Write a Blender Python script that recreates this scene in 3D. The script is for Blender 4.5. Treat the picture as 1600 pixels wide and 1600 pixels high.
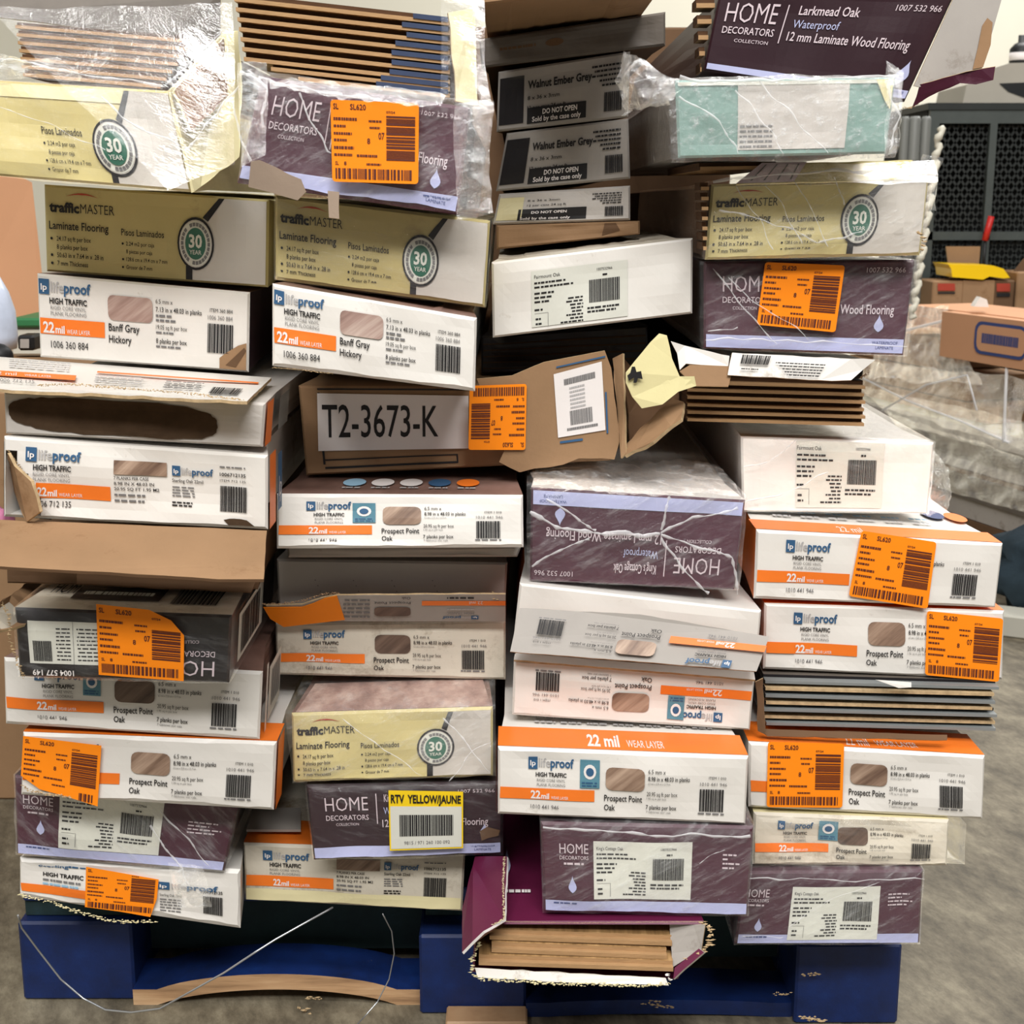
import bpy, bmesh, math, random
from mathutils import Vector, Matrix, noise
D = bpy.data
S = bpy.context.scene
for o in list(D.objects): D.objects.remove(o)
COL = S.collection

# ------------------------------------------------------------------ camera, world, lights, exposure
PITCH = math.radians(12.4); FPX = 2200.0
CAM = Vector((0.0, -1.47, 0.92))
cd = D.cameras.new('camera'); cam = D.objects.new('camera', cd); COL.objects.link(cam)
cam.location = CAM; cam.rotation_euler = (math.radians(90) - PITCH, 0, 0)
cd.sensor_fit = 'HORIZONTAL'; cd.sensor_width = 36; cd.lens = 36 * FPX / 1600
cd.clip_start = 0.02; cd.clip_end = 60
cd.dof.use_dof = True; cd.dof.focus_distance = 1.47; cd.dof.aperture_fstop = 16
S.camera = cam
w = D.worlds.new('hall_light'); S.world = w; w.use_nodes = True
w.node_tree.nodes['Background'].inputs[0].default_value = (1.0, 0.98, 0.95, 1)
w.node_tree.nodes['Background'].inputs[1].default_value = 0.17
def area(name, loc, rot, sx, sy, power, col=(1, .98, .95)):
    l = D.lights.new(name, 'AREA'); l.shape = 'RECTANGLE'; l.size = sx; l.size_y = sy
    l.energy = power; l.color = col
    o = D.objects.new(name, l); COL.objects.link(o); o.location = loc; o.rotation_euler = [math.radians(a) for a in rot]
    return o
area('ceiling_or_fill_light', (0.4, -2.2, 4.2), (28, 0, 0), 2.4, 0.5, 82)
area('ceiling_or_fill_light', (-1.6, -1.0, 4.2), (18, -18, 0), 0.5, 2.4, 25)
area('ceiling_or_fill_light', (1.9, 0.8, 4.2), (0, 14, 0), 2.4, 0.6, 70)
area('ceiling_or_fill_light', (2.4, 4.2, 4.2), (0, 10, 0), 2.4, 0.8, 190)  # added to brighten the back wall and the load behind
area('ceiling_or_fill_light', (-.3, -3.9, 4.3), (48, 0, 0), 4.5, .9, 235)  # frontal fill, added so the carton fronts are lit evenly
vs = S.view_settings
vs.view_transform = 'Standard'; vs.look = 'None'; vs.gamma = 1; vs.use_curve_mapping = False
vs.exposure = 0.17

# ------------------------------------------------------------------ pixel rays -> points in the place
def ray(px, py):
    u = (px - 800) / FPX; v = (800 - py) / FPX
    return Vector((u, math.cos(PITCH) + v * math.sin(PITCH), -math.sin(PITCH) + v * math.cos(PITCH)))
def W(px, py, Y):
    d = ray(px, py); return CAM + d * ((Y - CAM.y) / d.y)
def WZ(px, py, z):
    d = ray(px, py); return CAM + d * ((z - CAM.z) / d.z)
def WP(px, py, c, n):
    d = ray(px, py); return CAM + d * ((c - CAM).dot(n) / d.dot(n))

# ------------------------------------------------------------------ materials
def lin(c):
    c = c / 255.0
    return c / 12.92 if c <= 0.04045 else ((c + 0.055) / 1.055) ** 2.4
def rgb(r, g, b): return (lin(r), lin(g), lin(b), 1)
MATS = {}
class NT:
    def __init__(s, name):
        s.m = D.materials.new(name); s.m.use_nodes = True; s.t = s.m.node_tree; s.n = s.t.nodes
        s.b = s.n['Principled BSDF']; s.out = s.n['Material Output']
    def add(s, ty, **k):
        x = s.n.new(ty)
        for a, v in k.items(): setattr(x, a, v)
        return x
    def link(s, a, b): s.t.links.new(a, b)
    def coords(s, scale=(1, 1, 1), rot=(0, 0, 0)):
        tc = s.add('ShaderNodeTexCoord'); mp = s.add('ShaderNodeMapping')
        mp.inputs['Scale'].default_value = scale; mp.inputs['Rotation'].default_value = rot
        s.link(tc.outputs['Object'], mp.inputs[0]); return mp.outputs[0]
    def noise(s, vec, scale, detail=4, rough=.6):
        x = s.add('ShaderNodeTexNoise'); x.inputs['Scale'].default_value = scale
        x.inputs['Detail'].default_value = detail; x.inputs['Roughness'].default_value = rough
        s.link(vec, x.inputs[0]); return x.outputs[0]
    def ramp(s, fac, stops):
        r = s.add('ShaderNodeValToRGB'); e = r.color_ramp.elements
        while len(e) < len(stops): e.new(.5)
        for i, (p, c) in enumerate(stops): e[i].position = p; e[i].color = c
        s.link(fac, r.inputs[0]); return r.outputs[0]
    def mix(s, fac, a, b, mode='MIX'):
        x = s.add('ShaderNodeMix', data_type='RGBA', blend_type=mode)
        for sock, v in ((x.inputs[0], fac), (x.inputs[6], a), (x.inputs[7], b)):
            if isinstance(v, (float, int, tuple)): sock.default_value = v
            else: s.link(v, sock)
        return x.outputs[2]
    def bump(s, h, strength=.3, dist=.002):
        b = s.add('ShaderNodeBump'); b.inputs['Strength'].default_value = strength
        b.inputs['Distance'].default_value = dist; s.link(h, b.inputs['Height']); return b.outputs[0]
def G(v): return (v, v, v, 1)
def paper(name, col, dark=.82, rough=.5, scale=14, bump=.15, spec=.4, dirt=None, dirt_amt=.0, coat=0, stretch=(1, 1, 1)):
    t = NT(name); c = t.coords(stretch)
    f = t.noise(c, scale, 5)
    base = rgb(*col); dk = tuple(x * dark for x in base[:3]) + (1,)
    colr = t.ramp(f, [(.3, dk), (.62, base)])
    if dirt:
        g = t.noise(c, 9, 8, .75)
        gm = t.ramp(g, [(.62 - dirt_amt, G(0)), (.75 - dirt_amt * .5, G(1))])
        colr = t.mix(gm, colr, rgb(*dirt))
    t.link(colr, t.b.inputs['Base Color'])
    h = t.noise(c, 120, 3)
    t.link(t.bump(h, bump, .0012), t.b.inputs['Normal'])
    t.b.inputs['Roughness'].default_value = rough
    t.b.inputs['Specular IOR Level'].default_value = spec
    if coat:
        t.b.inputs['Coat Weight'].default_value = coat; t.b.inputs['Coat Roughness'].default_value = .25
    MATS[name] = t.m; return t.m
paper('white_card', (228, 224, 218), .93, .42, 6, .12, .45, (150, 135, 112), .02, .15)
paper('worn_white_card', (214, 206, 190), .86, .6, 8, .2, .3, (128, 108, 82), .10)
paper('cream_card', (222, 212, 168), .9, .6, 10)
paper('grey_card', (170, 164, 158), .88, .6, 8, .15, .3, (120, 110, 98), .03)
paper('pale_grey_card', (196, 190, 184), .92, .55, 8)
paper('kraft_grey', (150, 132, 116), .85, .8, 10, .3, .2)
paper('kraft', (154, 122, 91), .86, .75, 10, .3, .2, (120, 88, 60), .03)
paper('kraft_dark', (108, 82, 60), .8, .8, 12, .3, .2)
paper('kraft_torn', (74, 58, 44), .75, .95, 60, .6, .1)
paper('kraft_rough', (196, 170, 132), .62, .95, 90, .7, .1)
paper('beige_print', (182, 168, 116), .9, .5, 7, .15, .35, (150, 132, 92), .02)
paper('beige_bright', (200, 187, 134), .92, .45, 7, .15, .35)
paper('badge_grey', (192, 186, 178), .93, .5, 7)
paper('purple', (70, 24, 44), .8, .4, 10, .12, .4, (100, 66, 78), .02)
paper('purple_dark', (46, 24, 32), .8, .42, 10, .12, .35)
paper('maroon', (98, 28, 62), .8, .35, 9, .12, .5)
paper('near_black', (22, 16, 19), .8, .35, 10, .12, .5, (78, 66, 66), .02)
paper('lavender', (176, 180, 214), .9, .42, 12)
paper('orange_ink', (240, 122, 38), .94, .45, 10)
paper('orange_sticker', (255, 142, 22), .95, .5, 10, .08, .25)
paper('dark_orange_print', (92, 40, 28), .85, .6, 20)
paper('teal_card', (124, 156, 148), .86, .45, 8)
paper('teal_seal', (92, 140, 158), .8, .35, 60)
paper('black_ink', (26, 24, 26), .9, .6, 10)
paper('grey_ink', (118, 116, 116), .9, .6, 10)
paper('light_ink', (176, 174, 174), .95, .6, 10)
paper('blue_ink', (52, 92, 130), .9, .5, 10)
paper('cobalt_ink', (48, 66, 120), .9, .5, 10)
paper('sky_ink', (150, 190, 216), .9, .5, 10)
paper('green_ink', (58, 106, 88), .9, .5, 10)
paper('red_ink', (168, 62, 44), .9, .5, 10)
paper('white_ink', (232, 226, 224), .96, .5, 10)
paper('pink_white_ink', (206, 190, 196), .94, .5, 10)
paper('label_paper', (212, 212, 202), .95, .5, 10)
paper('yellow_label', (240, 204, 26), .95, .5, 10)
paper('yellow_paper', (216, 206, 156), .92, .7, 12, .25, .2)
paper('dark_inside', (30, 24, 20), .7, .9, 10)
paper('foam_grey', (206, 202, 186), .9, .6, 40, .4)
paper('dark_metal', (36, 40, 39), .8, .55, 20)
paper('frame_metal', (70, 76, 74), .85, .5, 20)
paper('cage_back', (14, 17, 17), .7, .8, 9)
paper('yellow_plastic', (244, 200, 10), .95, .3, 8, .05, .6)
paper('red_plastic', (190, 42, 38), .9, .4, 8)
paper('grey_plastic', (168, 162, 150), .92, .5, 6)
paper('grey_tube', (120, 122, 118), .7, .45, 6, .1, .4, None, 0, 0, (6, 6, .3))
paper('wall_paint', (226, 222, 206), .96, .8, 2, .1, .2)
paper('blue_cloth', (40, 56, 66), .6, .9, 20, .5)
paper('pale_board', (196, 194, 182), .9, .7, 6)
paper('green_plastic', (44, 110, 66), .9, .5, 6)
paper('black_plastic', (24, 25, 27), .8, .5, 6)
paper('pink_film', (214, 132, 170), .8, .35, 60, .6)
paper('jug_plastic', (196, 206, 226), .8, .3, 20, .3, .6)
paper('skin_kraft', (196, 146, 110), .92, .8, 3)
paper('bag_grey', (104, 96, 88), .8, .5, 30)
paper('slate_grey', (132, 136, 136), .8, .5, 20, .2, .4, None, 0, 0, (.3, 1, 6))
paper('plank_light', (178, 142, 102), .82, .7, 30, .4, .2, None, 0, 0, (1, 1, 6))
paper('plank_dark', (84, 60, 42), .8, .8, 60, .4, .15, None, 0, 0, (1, 1, 8))  # darker brown than the lip, on recessed, back and side faces
paper('underlay_blue', (48, 62, 92), .8, .6, 40)
paper('underlay_green', (58, 84, 66), .8, .6, 40)

def wood(name, a, b, c, rot=0.6, sc=26, str_=(1, 1, 5)):
    t = NT(name); v = t.coords((1, 1, 1), (0, rot, 0)); mp = t.add('ShaderNodeMapping'); mp.inputs['Scale'].default_value = str_
    t.link(v, mp.inputs[0])
    f = t.noise(mp.outputs[0], sc, 5, .65)
    t.link(t.ramp(f, [(.32, rgb(*a)), (.5, rgb(*b)), (.7, rgb(*c))]), t.b.inputs['Base Color'])
    t.b.inputs['Roughness'].default_value = .5; MATS[name] = t.m
wood('wood_swatch', (92, 68, 56), (142, 116, 98), (186, 160, 140), .72, 17, (.35, 1, 4.2))
wood('wood_swatch_dark', (66, 50, 42), (98, 78, 66), (126, 104, 90), .72, 17, (.35, 1, 4.2))
wood('wood_swatch_grey', (124, 96, 88), (164, 136, 126), (204, 184, 172), .62, 14, (.35, 1, 4))
wood('wood_side', (86, 62, 54), (118, 90, 80), (150, 118, 108), 0, 20, (.4, .15, 5))
wood('oak_face', (120, 90, 56), (164, 128, 84), (192, 154, 106), 0, 30, (3, .2, 1))
wood('pallet_raw', (140, 108, 78), (186, 148, 110), (210, 176, 138), 0, 14, (.4, .4, 6))

def make_floor():
    t = NT('concrete_floor'); c = t.coords((1, 1, 1), (0, 0, -.35)); mp = t.add('ShaderNodeMapping'); mp.inputs['Scale'].default_value = (2.2, 1.0, 1)
    t.link(c, mp.inputs[0])
    a = t.noise(mp.outputs[0], 6, 10, .7); b = t.noise(mp.outputs[0], 26, 12, .82)
    ca = t.ramp(a, [(.35, rgb(84, 77, 64)), (.5, rgb(122, 114, 97)), (.66, rgb(156, 148, 128))])
    cb = t.ramp(b, [(.34, rgb(48, 43, 36)), (.45, rgb(180, 174, 164)), (.6, rgb(240, 238, 232))])
    t.link(t.mix(.6, ca, cb, 'MULTIPLY'), t.b.inputs['Base Color'])
    t.b.inputs['Roughness'].default_value = .62
    t.link(t.bump(b, .3, .002), t.b.inputs['Normal']); MATS['concrete'] = t.m
make_floor()
def make_blue():
    t = NT('blue_paint'); c = t.coords()
    a = t.noise(c, 8, 8, .7); b = t.noise(c, 26, 8, .8)
    ca = t.ramp(a, [(.3, rgb(5, 18, 48)), (.6, rgb(8, 38, 96)), (.8, rgb(16, 58, 124))])
    m = t.ramp(b, [(.66, G(0)), (.72, G(1))])
    t.link(t.mix(m, ca, rgb(96, 96, 92)), t.b.inputs['Base Color'])
    t.b.inputs['Roughness'].default_value = .55; t.link(t.bump(b, .4, .002), t.b.inputs['Normal']); MATS['blue_paint'] = t.m
    t = NT('blue_paint_old'); c = t.coords(); a = t.noise(c, 12, 8, .7)
    t.link(t.ramp(a, [(.3, rgb(14, 30, 34)), (.6, rgb(26, 50, 52)), (.8, rgb(40, 66, 78))]), t.b.inputs['Base Color'])
    t.b.inputs['Roughness'].default_value = .75; MATS['blue_paint_old'] = t.m
make_blue()
def film(name, rot, haze, streak, bumpd=.004, sc=22, st=(1, 1, 5), white=(232, 234, 236)):
    """stretch film: clear, shiny, with milky folds"""
    t = NT(name); v = t.coords((1, 1, 1), (0, rot, 0)); mp = t.add('ShaderNodeMapping'); mp.inputs['Scale'].default_value = st
    t.link(v, mp.inputs[0])
    a = t.noise(mp.outputs[0], sc, 6, .7); b = t.noise(v, 60, 5, .7)
    bm = t.mix(.55, a, b)
    nb = t.bump(bm, .9, bumpd)
    t.b.inputs['Base Color'].default_value = rgb(*white); t.b.inputs['Roughness'].default_value = .16
    t.b.inputs['Specular IOR Level'].default_value = .7
    t.link(nb, t.b.inputs['Normal'])
    tr = t.add('ShaderNodeBsdfTransparent'); mx = t.add('ShaderNodeMixShader')
    fac = t.ramp(a, [(.50, G(haze)), (.60, G(haze + streak * .3)), (.72, G(min(.95, haze + streak)))])
    hz = t.add('ShaderNodeMixShader'); t.link(fac, hz.inputs[0]); t.link(tr.outputs[0], hz.inputs[1]); t.link(t.b.outputs[0], hz.inputs[2])
    fr = t.add('ShaderNodeFresnel'); fr.inputs[0].default_value = 1.42; t.link(nb, fr.inputs['Normal'])
    gl = t.add('ShaderNodeBsdfGlossy'); gl.inputs['Roughness'].default_value = .13; gl.inputs[0].default_value = (.62, .63, .64, 1); t.link(nb, gl.inputs['Normal'])
    t.link(fr.outputs[0], mx.inputs[0]); t.link(gl.outputs[0], mx.inputs[2])
    blk = t.add('ShaderNodeEmission'); blk.inputs[0].default_value = (0, 0, 0, 1); blk.inputs[1].default_value = 0; t.link(blk.outputs[0], mx.inputs[1])
    ads = t.add('ShaderNodeAddShader'); t.link(hz.outputs[0], ads.inputs[0]); t.link(mx.outputs[0], ads.inputs[1])
    t.link(ads.outputs[0], t.out.inputs[0]); MATS[name] = t.m
film('film', .5, .05, .3, .007)
film('film_left', -.8, .03, .3, .007)
film('film_heavy', .25, .10, .6, .010, 60, (1, 1, 2.4))
film('film_crinkle', .4, .12, .62, .010, 85, (1, 1, 1.5))
film('film_soft', -.3, .02, .14, .004)
def fold():
    t = NT('film_fold'); t.b.inputs['Base Color'].default_value = rgb(236, 236, 238); t.b.inputs['Roughness'].default_value = .2
    tr = t.add('ShaderNodeBsdfTransparent'); mx = t.add('ShaderNodeMixShader'); mx.inputs[0].default_value = .5
    t.link(tr.outputs[0], mx.inputs[1]); t.link(t.b.outputs[0], mx.inputs[2]); t.link(mx.outputs[0], t.out.inputs[0]); MATS['film_fold'] = t.m
fold()
def wire():
    t = NT('steel_wire'); t.b.inputs['Base Color'].default_value = rgb(190, 194, 200); t.b.inputs['Metallic'].default_value = .8
    t.b.inputs['Roughness'].default_value = .3; MATS['steel_wire'] = t.m
wire()

# ------------------------------------------------------------------ objects
def mesh_obj(name, verts, faces, mats, fmat=None, parent=None, smooth=False, origin=None):
    me = D.meshes.new(name)
    o0 = Vector(origin) if origin is not None else Vector((0, 0, 0))
    me.from_pydata([tuple(Vector(v) - o0) for v in verts], [], faces)
    for m in mats: me.materials.append(MATS[m])
    if fmat:
        me.polygons.foreach_set('material_index', fmat)
    if smooth: me.polygons.foreach_set('use_smooth', [True] * len(me.polygons))
    me.update()
    o = D.objects.new(name, me); COL.objects.link(o); o.location = o0
    if parent is not None:
        o.parent = parent; o.location = o0 - parent.location if parent.parent is None else o0 - (parent.location + parent.parent.location)
    return o
def tag(o, label, cat, group=None):
    o['label'] = label; o['category'] = cat
    if group: o['group'] = group
    return o
def struct(o): o['kind'] = 'structure'; return o

_txt = {}
def text_shape(s, bold=0, res=2):
    k = (s, bold, res)
    if k in _txt: return _txt[k]
    cu = D.curves.new('t', 'FONT'); cu.body = s; cu.size = 1; cu.resolution_u = res; cu.offset = bold
    ob = D.objects.new('t', cu); COL.objects.link(ob)
    dg = bpy.context.evaluated_depsgraph_get()
    me = D.meshes.new_from_object(ob.evaluated_get(dg))
    vs_ = [(v.co.x, v.co.y) for v in me.vertices]; fs = [tuple(p.vertices) for p in me.polygons]
    D.objects.remove(ob); D.curves.remove(cu); D.meshes.remove(me)
    if vs_:
        x0 = min(v[0] for v in vs_); x1 = max(v[0] for v in vs_)
        vs_ = [((x - x0) / (x1 - x0), y / .73) for x, y in vs_]
    _txt[k] = (vs_, fs); return _txt[k]

def cliph(P, ax, lim, sg):
    out = []
    n = len(P)
    for i in range(n):
        a, b = P[i], P[(i + 1) % n]; da = (a[ax] - lim) * sg; db = (b[ax] - lim) * sg
        if da >= -1e-9: out.append(a)
        if (da > 1e-9 and db < -1e-9) or (da < -1e-9 and db > 1e-9):
            t = da / (da - db); out.append((a[0] + (b[0] - a[0]) * t, a[1] + (b[1] - a[1]) * t))
    return out
class Art:
    """flat print laid on a surface given by a map f(u, v, height)"""
    def __init__(s, f, inv=False, seed=1):
        s.f = f; s.V = []; s.F = []; s.M = []; s.mats = []; s.inv = inv; s.r = random.Random(seed)
        s.clip = None
    def mi(s, m):
        if m not in s.mats: s.mats.append(m)
        return s.mats.index(m)
    def pt(s, u, v, k):
        if s.inv: u, v = 1 - u, 1 - v
        s.V.append(s.f(u, v, .0004 + .0005 * k)); return len(s.V) - 1
    def poly(s, pts, m, k=1):
        us = [p[0] for p in pts]; vs_ = [p[1] for p in pts]
        if k < 9 and (max(us) - min(us) > .05 or max(vs_) - min(vs_) > .15):
            GX, GY = 22, 7
            for i in range(max(-1, int(math.floor(min(us) * GX))), min(GX, int(math.floor(max(us) * GX))) + 1):
                P = cliph(cliph(pts, 0, i / GX, 1), 0, (i + 1) / GX, -1)
                if len(P) < 3: continue
                for j in range(max(-1, int(math.floor(min(vs_) * GY))), min(GY, int(math.floor(max(vs_) * GY))) + 1):
                    Q = cliph(cliph(P, 1, j / GY, 1), 1, (j + 1) / GY, -1)
                    if len(Q) >= 3 and abs(sum(Q[a][0] * Q[(a + 1) % len(Q)][1] - Q[(a + 1) % len(Q)][0] * Q[a][1] for a in range(len(Q)))) > 1e-8:
                        s.F.append([s.pt(u, v, k) for u, v in Q]); s.M.append(s.mi(m))
            return
        ids = [s.pt(u, v, k) for u, v in pts]; s.F.append(ids); s.M.append(s.mi(m))
    def rect(s, u0, v0, u1, v1, m, k=1, n=None):
        s.poly([(u0, v0), (u1, v0), (u1, v1), (u0, v1)], m, k)
    def rrect(s, u0, v0, u1, v1, m, k=1, r=.25, asp=3.4):
        ru = (v1 - v0) * r / asp; rv = (v1 - v0) * r; P = []
        for cx, cy, a in ((u1 - ru, v0 + rv, -90), (u1 - ru, v1 - rv, 0), (u0 + ru, v1 - rv, 90), (u0 + ru, v0 + rv, 180)):
            for q in range(0, 91, 30):
                t = math.radians(a + q); P.append((cx + ru * math.cos(t), cy + rv * math.sin(t)))
        s.poly(P, m, k)
    def ell(s, cu, cv, ru, rv, m, k=1, n=28):
        s.poly([(cu + ru * math.cos(2 * math.pi * i / n), cv + rv * math.sin(2 * math.pi * i / n)) for i in range(n)], m, k)
    def text(s, t, u0, v1, wu, hv, m, k=2, bold=0, res=2):
        """baseline at v1, cap height hv, total width wu"""
        vs_, fs = text_shape(t, bold, res); b = len(s.V)
        for x, y in vs_: s.pt(u0 + x * wu, v1 - y * hv, k)
        mi = s.mi(m)
        for f in fs: s.F.append([b + i for i in f]); s.M.append(mi)
    def lines(s, u0, v, u1, h, m, k=2, right=False):
        """a row of print too small to read"""
        x = u0
        while x < u1 - .004:
            wd = min(u1 - x, s.r.uniform(.012, .04)); s.rect(x, v, x + wd * .8, v + h, m, k, 1); x += wd
    def bars(s, u0, v0, u1, v1, m, k=2, horiz=False, n=20, duty=.6):
        w = [s.r.choice((1, 1, 2, 3)) for _ in range(n)]; tot = sum(w); p = 0
        for i, a in enumerate(w):
            q0 = p / tot; q1 = (p + a * duty * 1.25 if a > 1 else p + a * duty) / tot; p += a
            if horiz: s.rect(u0, v0 + (v1 - v0) * q0, u1, v0 + (v1 - v0) * q1, m, k, 1)
            else: s.rect(u0 + (u1 - u0) * q0, v0, u0 + (u1 - u0) * q1, v1, m, k, 1)
    def build(s, name, parent):
        if not s.F: return None
        return mesh_obj(name, s.V, s.F, s.mats, s.M, parent)

# ------------------------------------------------------------------ a carton built from its front quad
class Carton:
    def __init__(s, quad, Y, label, front='white_card', side=None, top=None, bottom=None, yaw=0, lean=0, L=1.15,
                 amp=.0012, rag=0, seed=None, group='flooring cartons stacked on the blue pallet', name='flooring_carton', cut=None, sx=.006):
        s.quad = quad; s.seed = seed if seed is not None else int(sum(quad)); s.amp = amp
        side = side or front; top = top or side; bottom = bottom or side
        R = random.Random(s.seed)
        cx = sum(quad[0::2]) / 4; cy = sum(quad[1::2]) / 4
        yw = math.radians(yaw); le = math.radians(lean)
        C = W(cx, cy, Y); s.n = Vector((-math.sin(yw) * math.cos(le), -math.cos(yw) * math.cos(le), math.sin(le)))
        s.C = C; s.bd = Vector((math.sin(yw), math.cos(yw), 0)); s.L = L
        p = [WP(quad[i], quad[i + 1], C, s.n) for i in (0, 2, 4, 6)]
        s.full = p; c = (p[0] + p[1] + p[2] + p[3]) / 4
        s.wid = (p[1] - p[0]).length; s.hei = (p[3] - p[0]).length
        iu = .0022 / s.wid; iv = .0022 / s.hei
        s.iu, s.iv = iu, iv
        s.ph = [R.uniform(0, 6.28) for _ in range(6)]
        s.rag = rag; s.R = R
        s.corner = [s.q(iu, iv), s.q(1 - iu, iv), s.q(1 - iu, 1 - iv), s.q(iu, 1 - iv)]
        NX, NY = 22, 7
        V = []; F = []; M = []
        mats = []
        def mi(m):
            if m not in mats: mats.append(m)
            return mats.index(m)
        def add(v): V.append(v); return len(V) - 1
        g = [[add(s.F(i / NX, j / NY, 0)) for i in range(NX + 1)] for j in range(NY + 1)]
        cutf = cut or (lambda u, v: False)
        for j in range(NY):
            for i in range(NX):
                if cutf((i + .5) / NX, (j + .5) / NY): continue
                F.append([g[j][i], g[j + 1][i], g[j + 1][i + 1], g[j][i + 1]]); M.append(mi(front))
        # boundary ring, clockwise seen from the front: top, right, bottom, left
        ring = [(i / NX, 0) for i in range(NX)] + [(1, j / NY) for j in range(NY)] + [(1 - i / NX, 1) for i in range(NX)] + [(0, 1 - j / NY) for j in range(NY)]
        r0 = [g[round(v * NY)][round(u * NX)] for u, v in ring]
        rings = [r0]
        for dep in (.003, .1, .3, .6, L):
            cur = []
            for (u, v) in ring:
                q = s.q(u, v) + s.bd * dep
                if 0.1 < dep < L:
                    q += Vector((R.uniform(-1, 1), 0, R.uniform(-1, 1))) * .0008
                if dep > .05:
                    x_ = c + s.bd * dep - q; x_.y = 0; ax_ = abs(x_.x) / s.wid; az_ = abs(x_.z) / s.hei
                    q = q + Vector((math.copysign(min(sx, abs(x_.x)), x_.x) if ax_ > .35 else 0, 0, math.copysign(min(.0025, abs(x_.z)), x_.z) if az_ > .35 else 0))
                cur.append(add(q))
            rings.append(cur)
        n = len(ring)
        for k in range(len(rings) - 1):
            for i in range(n):
                j = (i + 1) % n
                F.append([rings[k][i], rings[k][j], rings[k + 1][j], rings[k + 1][i]])
                u, v = ring[i]
                if i < NX: m = top
                elif i < NX + NY: m = side
                elif i < 2 * NX + NY: m = bottom
                else: m = side
                M.append(mi(m if k > 0 else front))
        F.append(rings[-1][::-1]); M.append(mi(side))
        org = (s.q(0, 1) + s.q(1, 1)) / 2 + s.bd * L / 2
        s.o = mesh_obj(name, V, F, mats, M, None, False, org)
        tag(s.o, label, 'box', group)
    def q(s, u, v):
        p = s.full
        a = p[0].lerp(p[1], u); b = p[3].lerp(p[2], u); r = a.lerp(b, v)
        return r
    def disp(s, u, v):
        e = min(1, 10 * min(u, 1 - u)) * min(1, 5 * min(v, 1 - v))
        e = max(0, e)
        h = s.ph
        return s.amp * e * (math.sin(5 * u + 2 * v + h[0]) + .6 * math.sin(11 * u - 4 * v + h[1]) + .5 * math.sin(7 * v + 3 * u + h[2]) + .4 * math.sin(19 * u + h[3]))
    def edge(s, u, v):
        # ragged outline of crushed cartons
        if not s.rag: return Vector((0, 0, 0))
        k = s.rag * .001
        dz = 0; dx = 0
        dz += k * (2.1 + math.sin(9 * u + s.ph[3]) + .7 * math.sin(23 * u + s.ph[4]) + .4 * math.sin(51 * u + s.ph[1])) * (1 if v > .9 else (-.6 if v < .1 else 0)) * (.4)
        dx += k * (math.sin(7 * v + s.ph[5]) + .5 * math.sin(19 * v + s.ph[0])) * (-1 if u > .97 else (1 if u < .03 else 0)) * .2
        return Vector((dx, 0, dz))
    def F(s, u, v, h):
        uu = s.iu + u * (1 - 2 * s.iu); vv = s.iv + v * (1 - 2 * s.iv)
        return s.q(uu, vv) + s.edge(u, v) + s.n * (h + s.disp(u, v))
    def pxF(s, quad, h0=.0016):
        """surface map for a thing stuck on the front at pixel corners"""
        p = []
        for i in (0, 2, 4, 6):
            p.append(WP(quad[i], quad[i + 1], s.C, s.n))
        def f(u, v, h):
            r = p[0].lerp(p[1], u).lerp(p[3].lerp(p[2], u), v)
            return r + s.n * (h + h0 + s.amp * 1.2)
        return f
    def T(s, u, w, h):      # top surface, w metres back
        return s.q(u, 0) + s.bd * (w + .003) + Vector((0, 0, h * .35 + .0001))
    def Rt(s, w, v, h):
        return s.q(1, v) + s.bd * (w + .003) + Vector((h + .0008, 0, 0))
    def Lt(s, w, v, h):
        return s.q(0, v) + s.bd * (w + .003) - Vector((h + .0008, 0, 0))
    def top_band(s, w0, w1, m, u0=0, u1=1):
        a = Art(lambda u, v, h: s.T(u, v, h)); a.poly([(u0, w1), (u0, w0), (u1, w0), (u1, w1)], m, 1); return a
    def side_band(s, w0, w1, m, right=True, v0=0, v1=1, k=1, art=None):
        f = s.Rt if right else s.Lt
        a = art or Art(lambda u, v, h: f(u, v, h)); a.poly([(w0, v0), (w1, v0), (w1, v1), (w0, v1)], m, k); return a

# ------------------------------------------------------------------ the printed fronts
def logo(a, u, v, w, h, k=2, m1='blue_ink', m2='light_ink'):
    """square mark and the two-tone word; v is the top"""
    sq = w * .2
    a.rect(u, v, u + sq, v + h, m1, k, 1)
    a.text('lp', u + sq * .2, v + h * .72, sq * .6, h * .42, 'white_ink', k + 1, .02)
    a.text('life', u + w * .23, v + h * .82, w * .25, h * .72, m2, k, .012)
    a.text('proof', u + w * .485, v + h * .82, w * .51, h * .72, m1, k, .03)
def seal(a, u0, v0, u1, v1):
    a.rect(u0, v0, u1, v1, 'teal_seal', 2, 1)
    du = (u1 - u0); dv = v1 - v0
    a.ell(u0 + du * .5, v0 + dv * .42, du * .32, dv * .26, 'white_ink', 3, 14)
    a.ell(u0 + du * .5, v0 + dv * .42, du * .2, dv * .15, 'blue_ink', 4, 12)
    for i in range(2): a.lines(u0 + du * .1, v0 + dv * (.78 + .1 * i), u1 - du * .1, dv * .05, 'blue_ink', 3)
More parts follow.
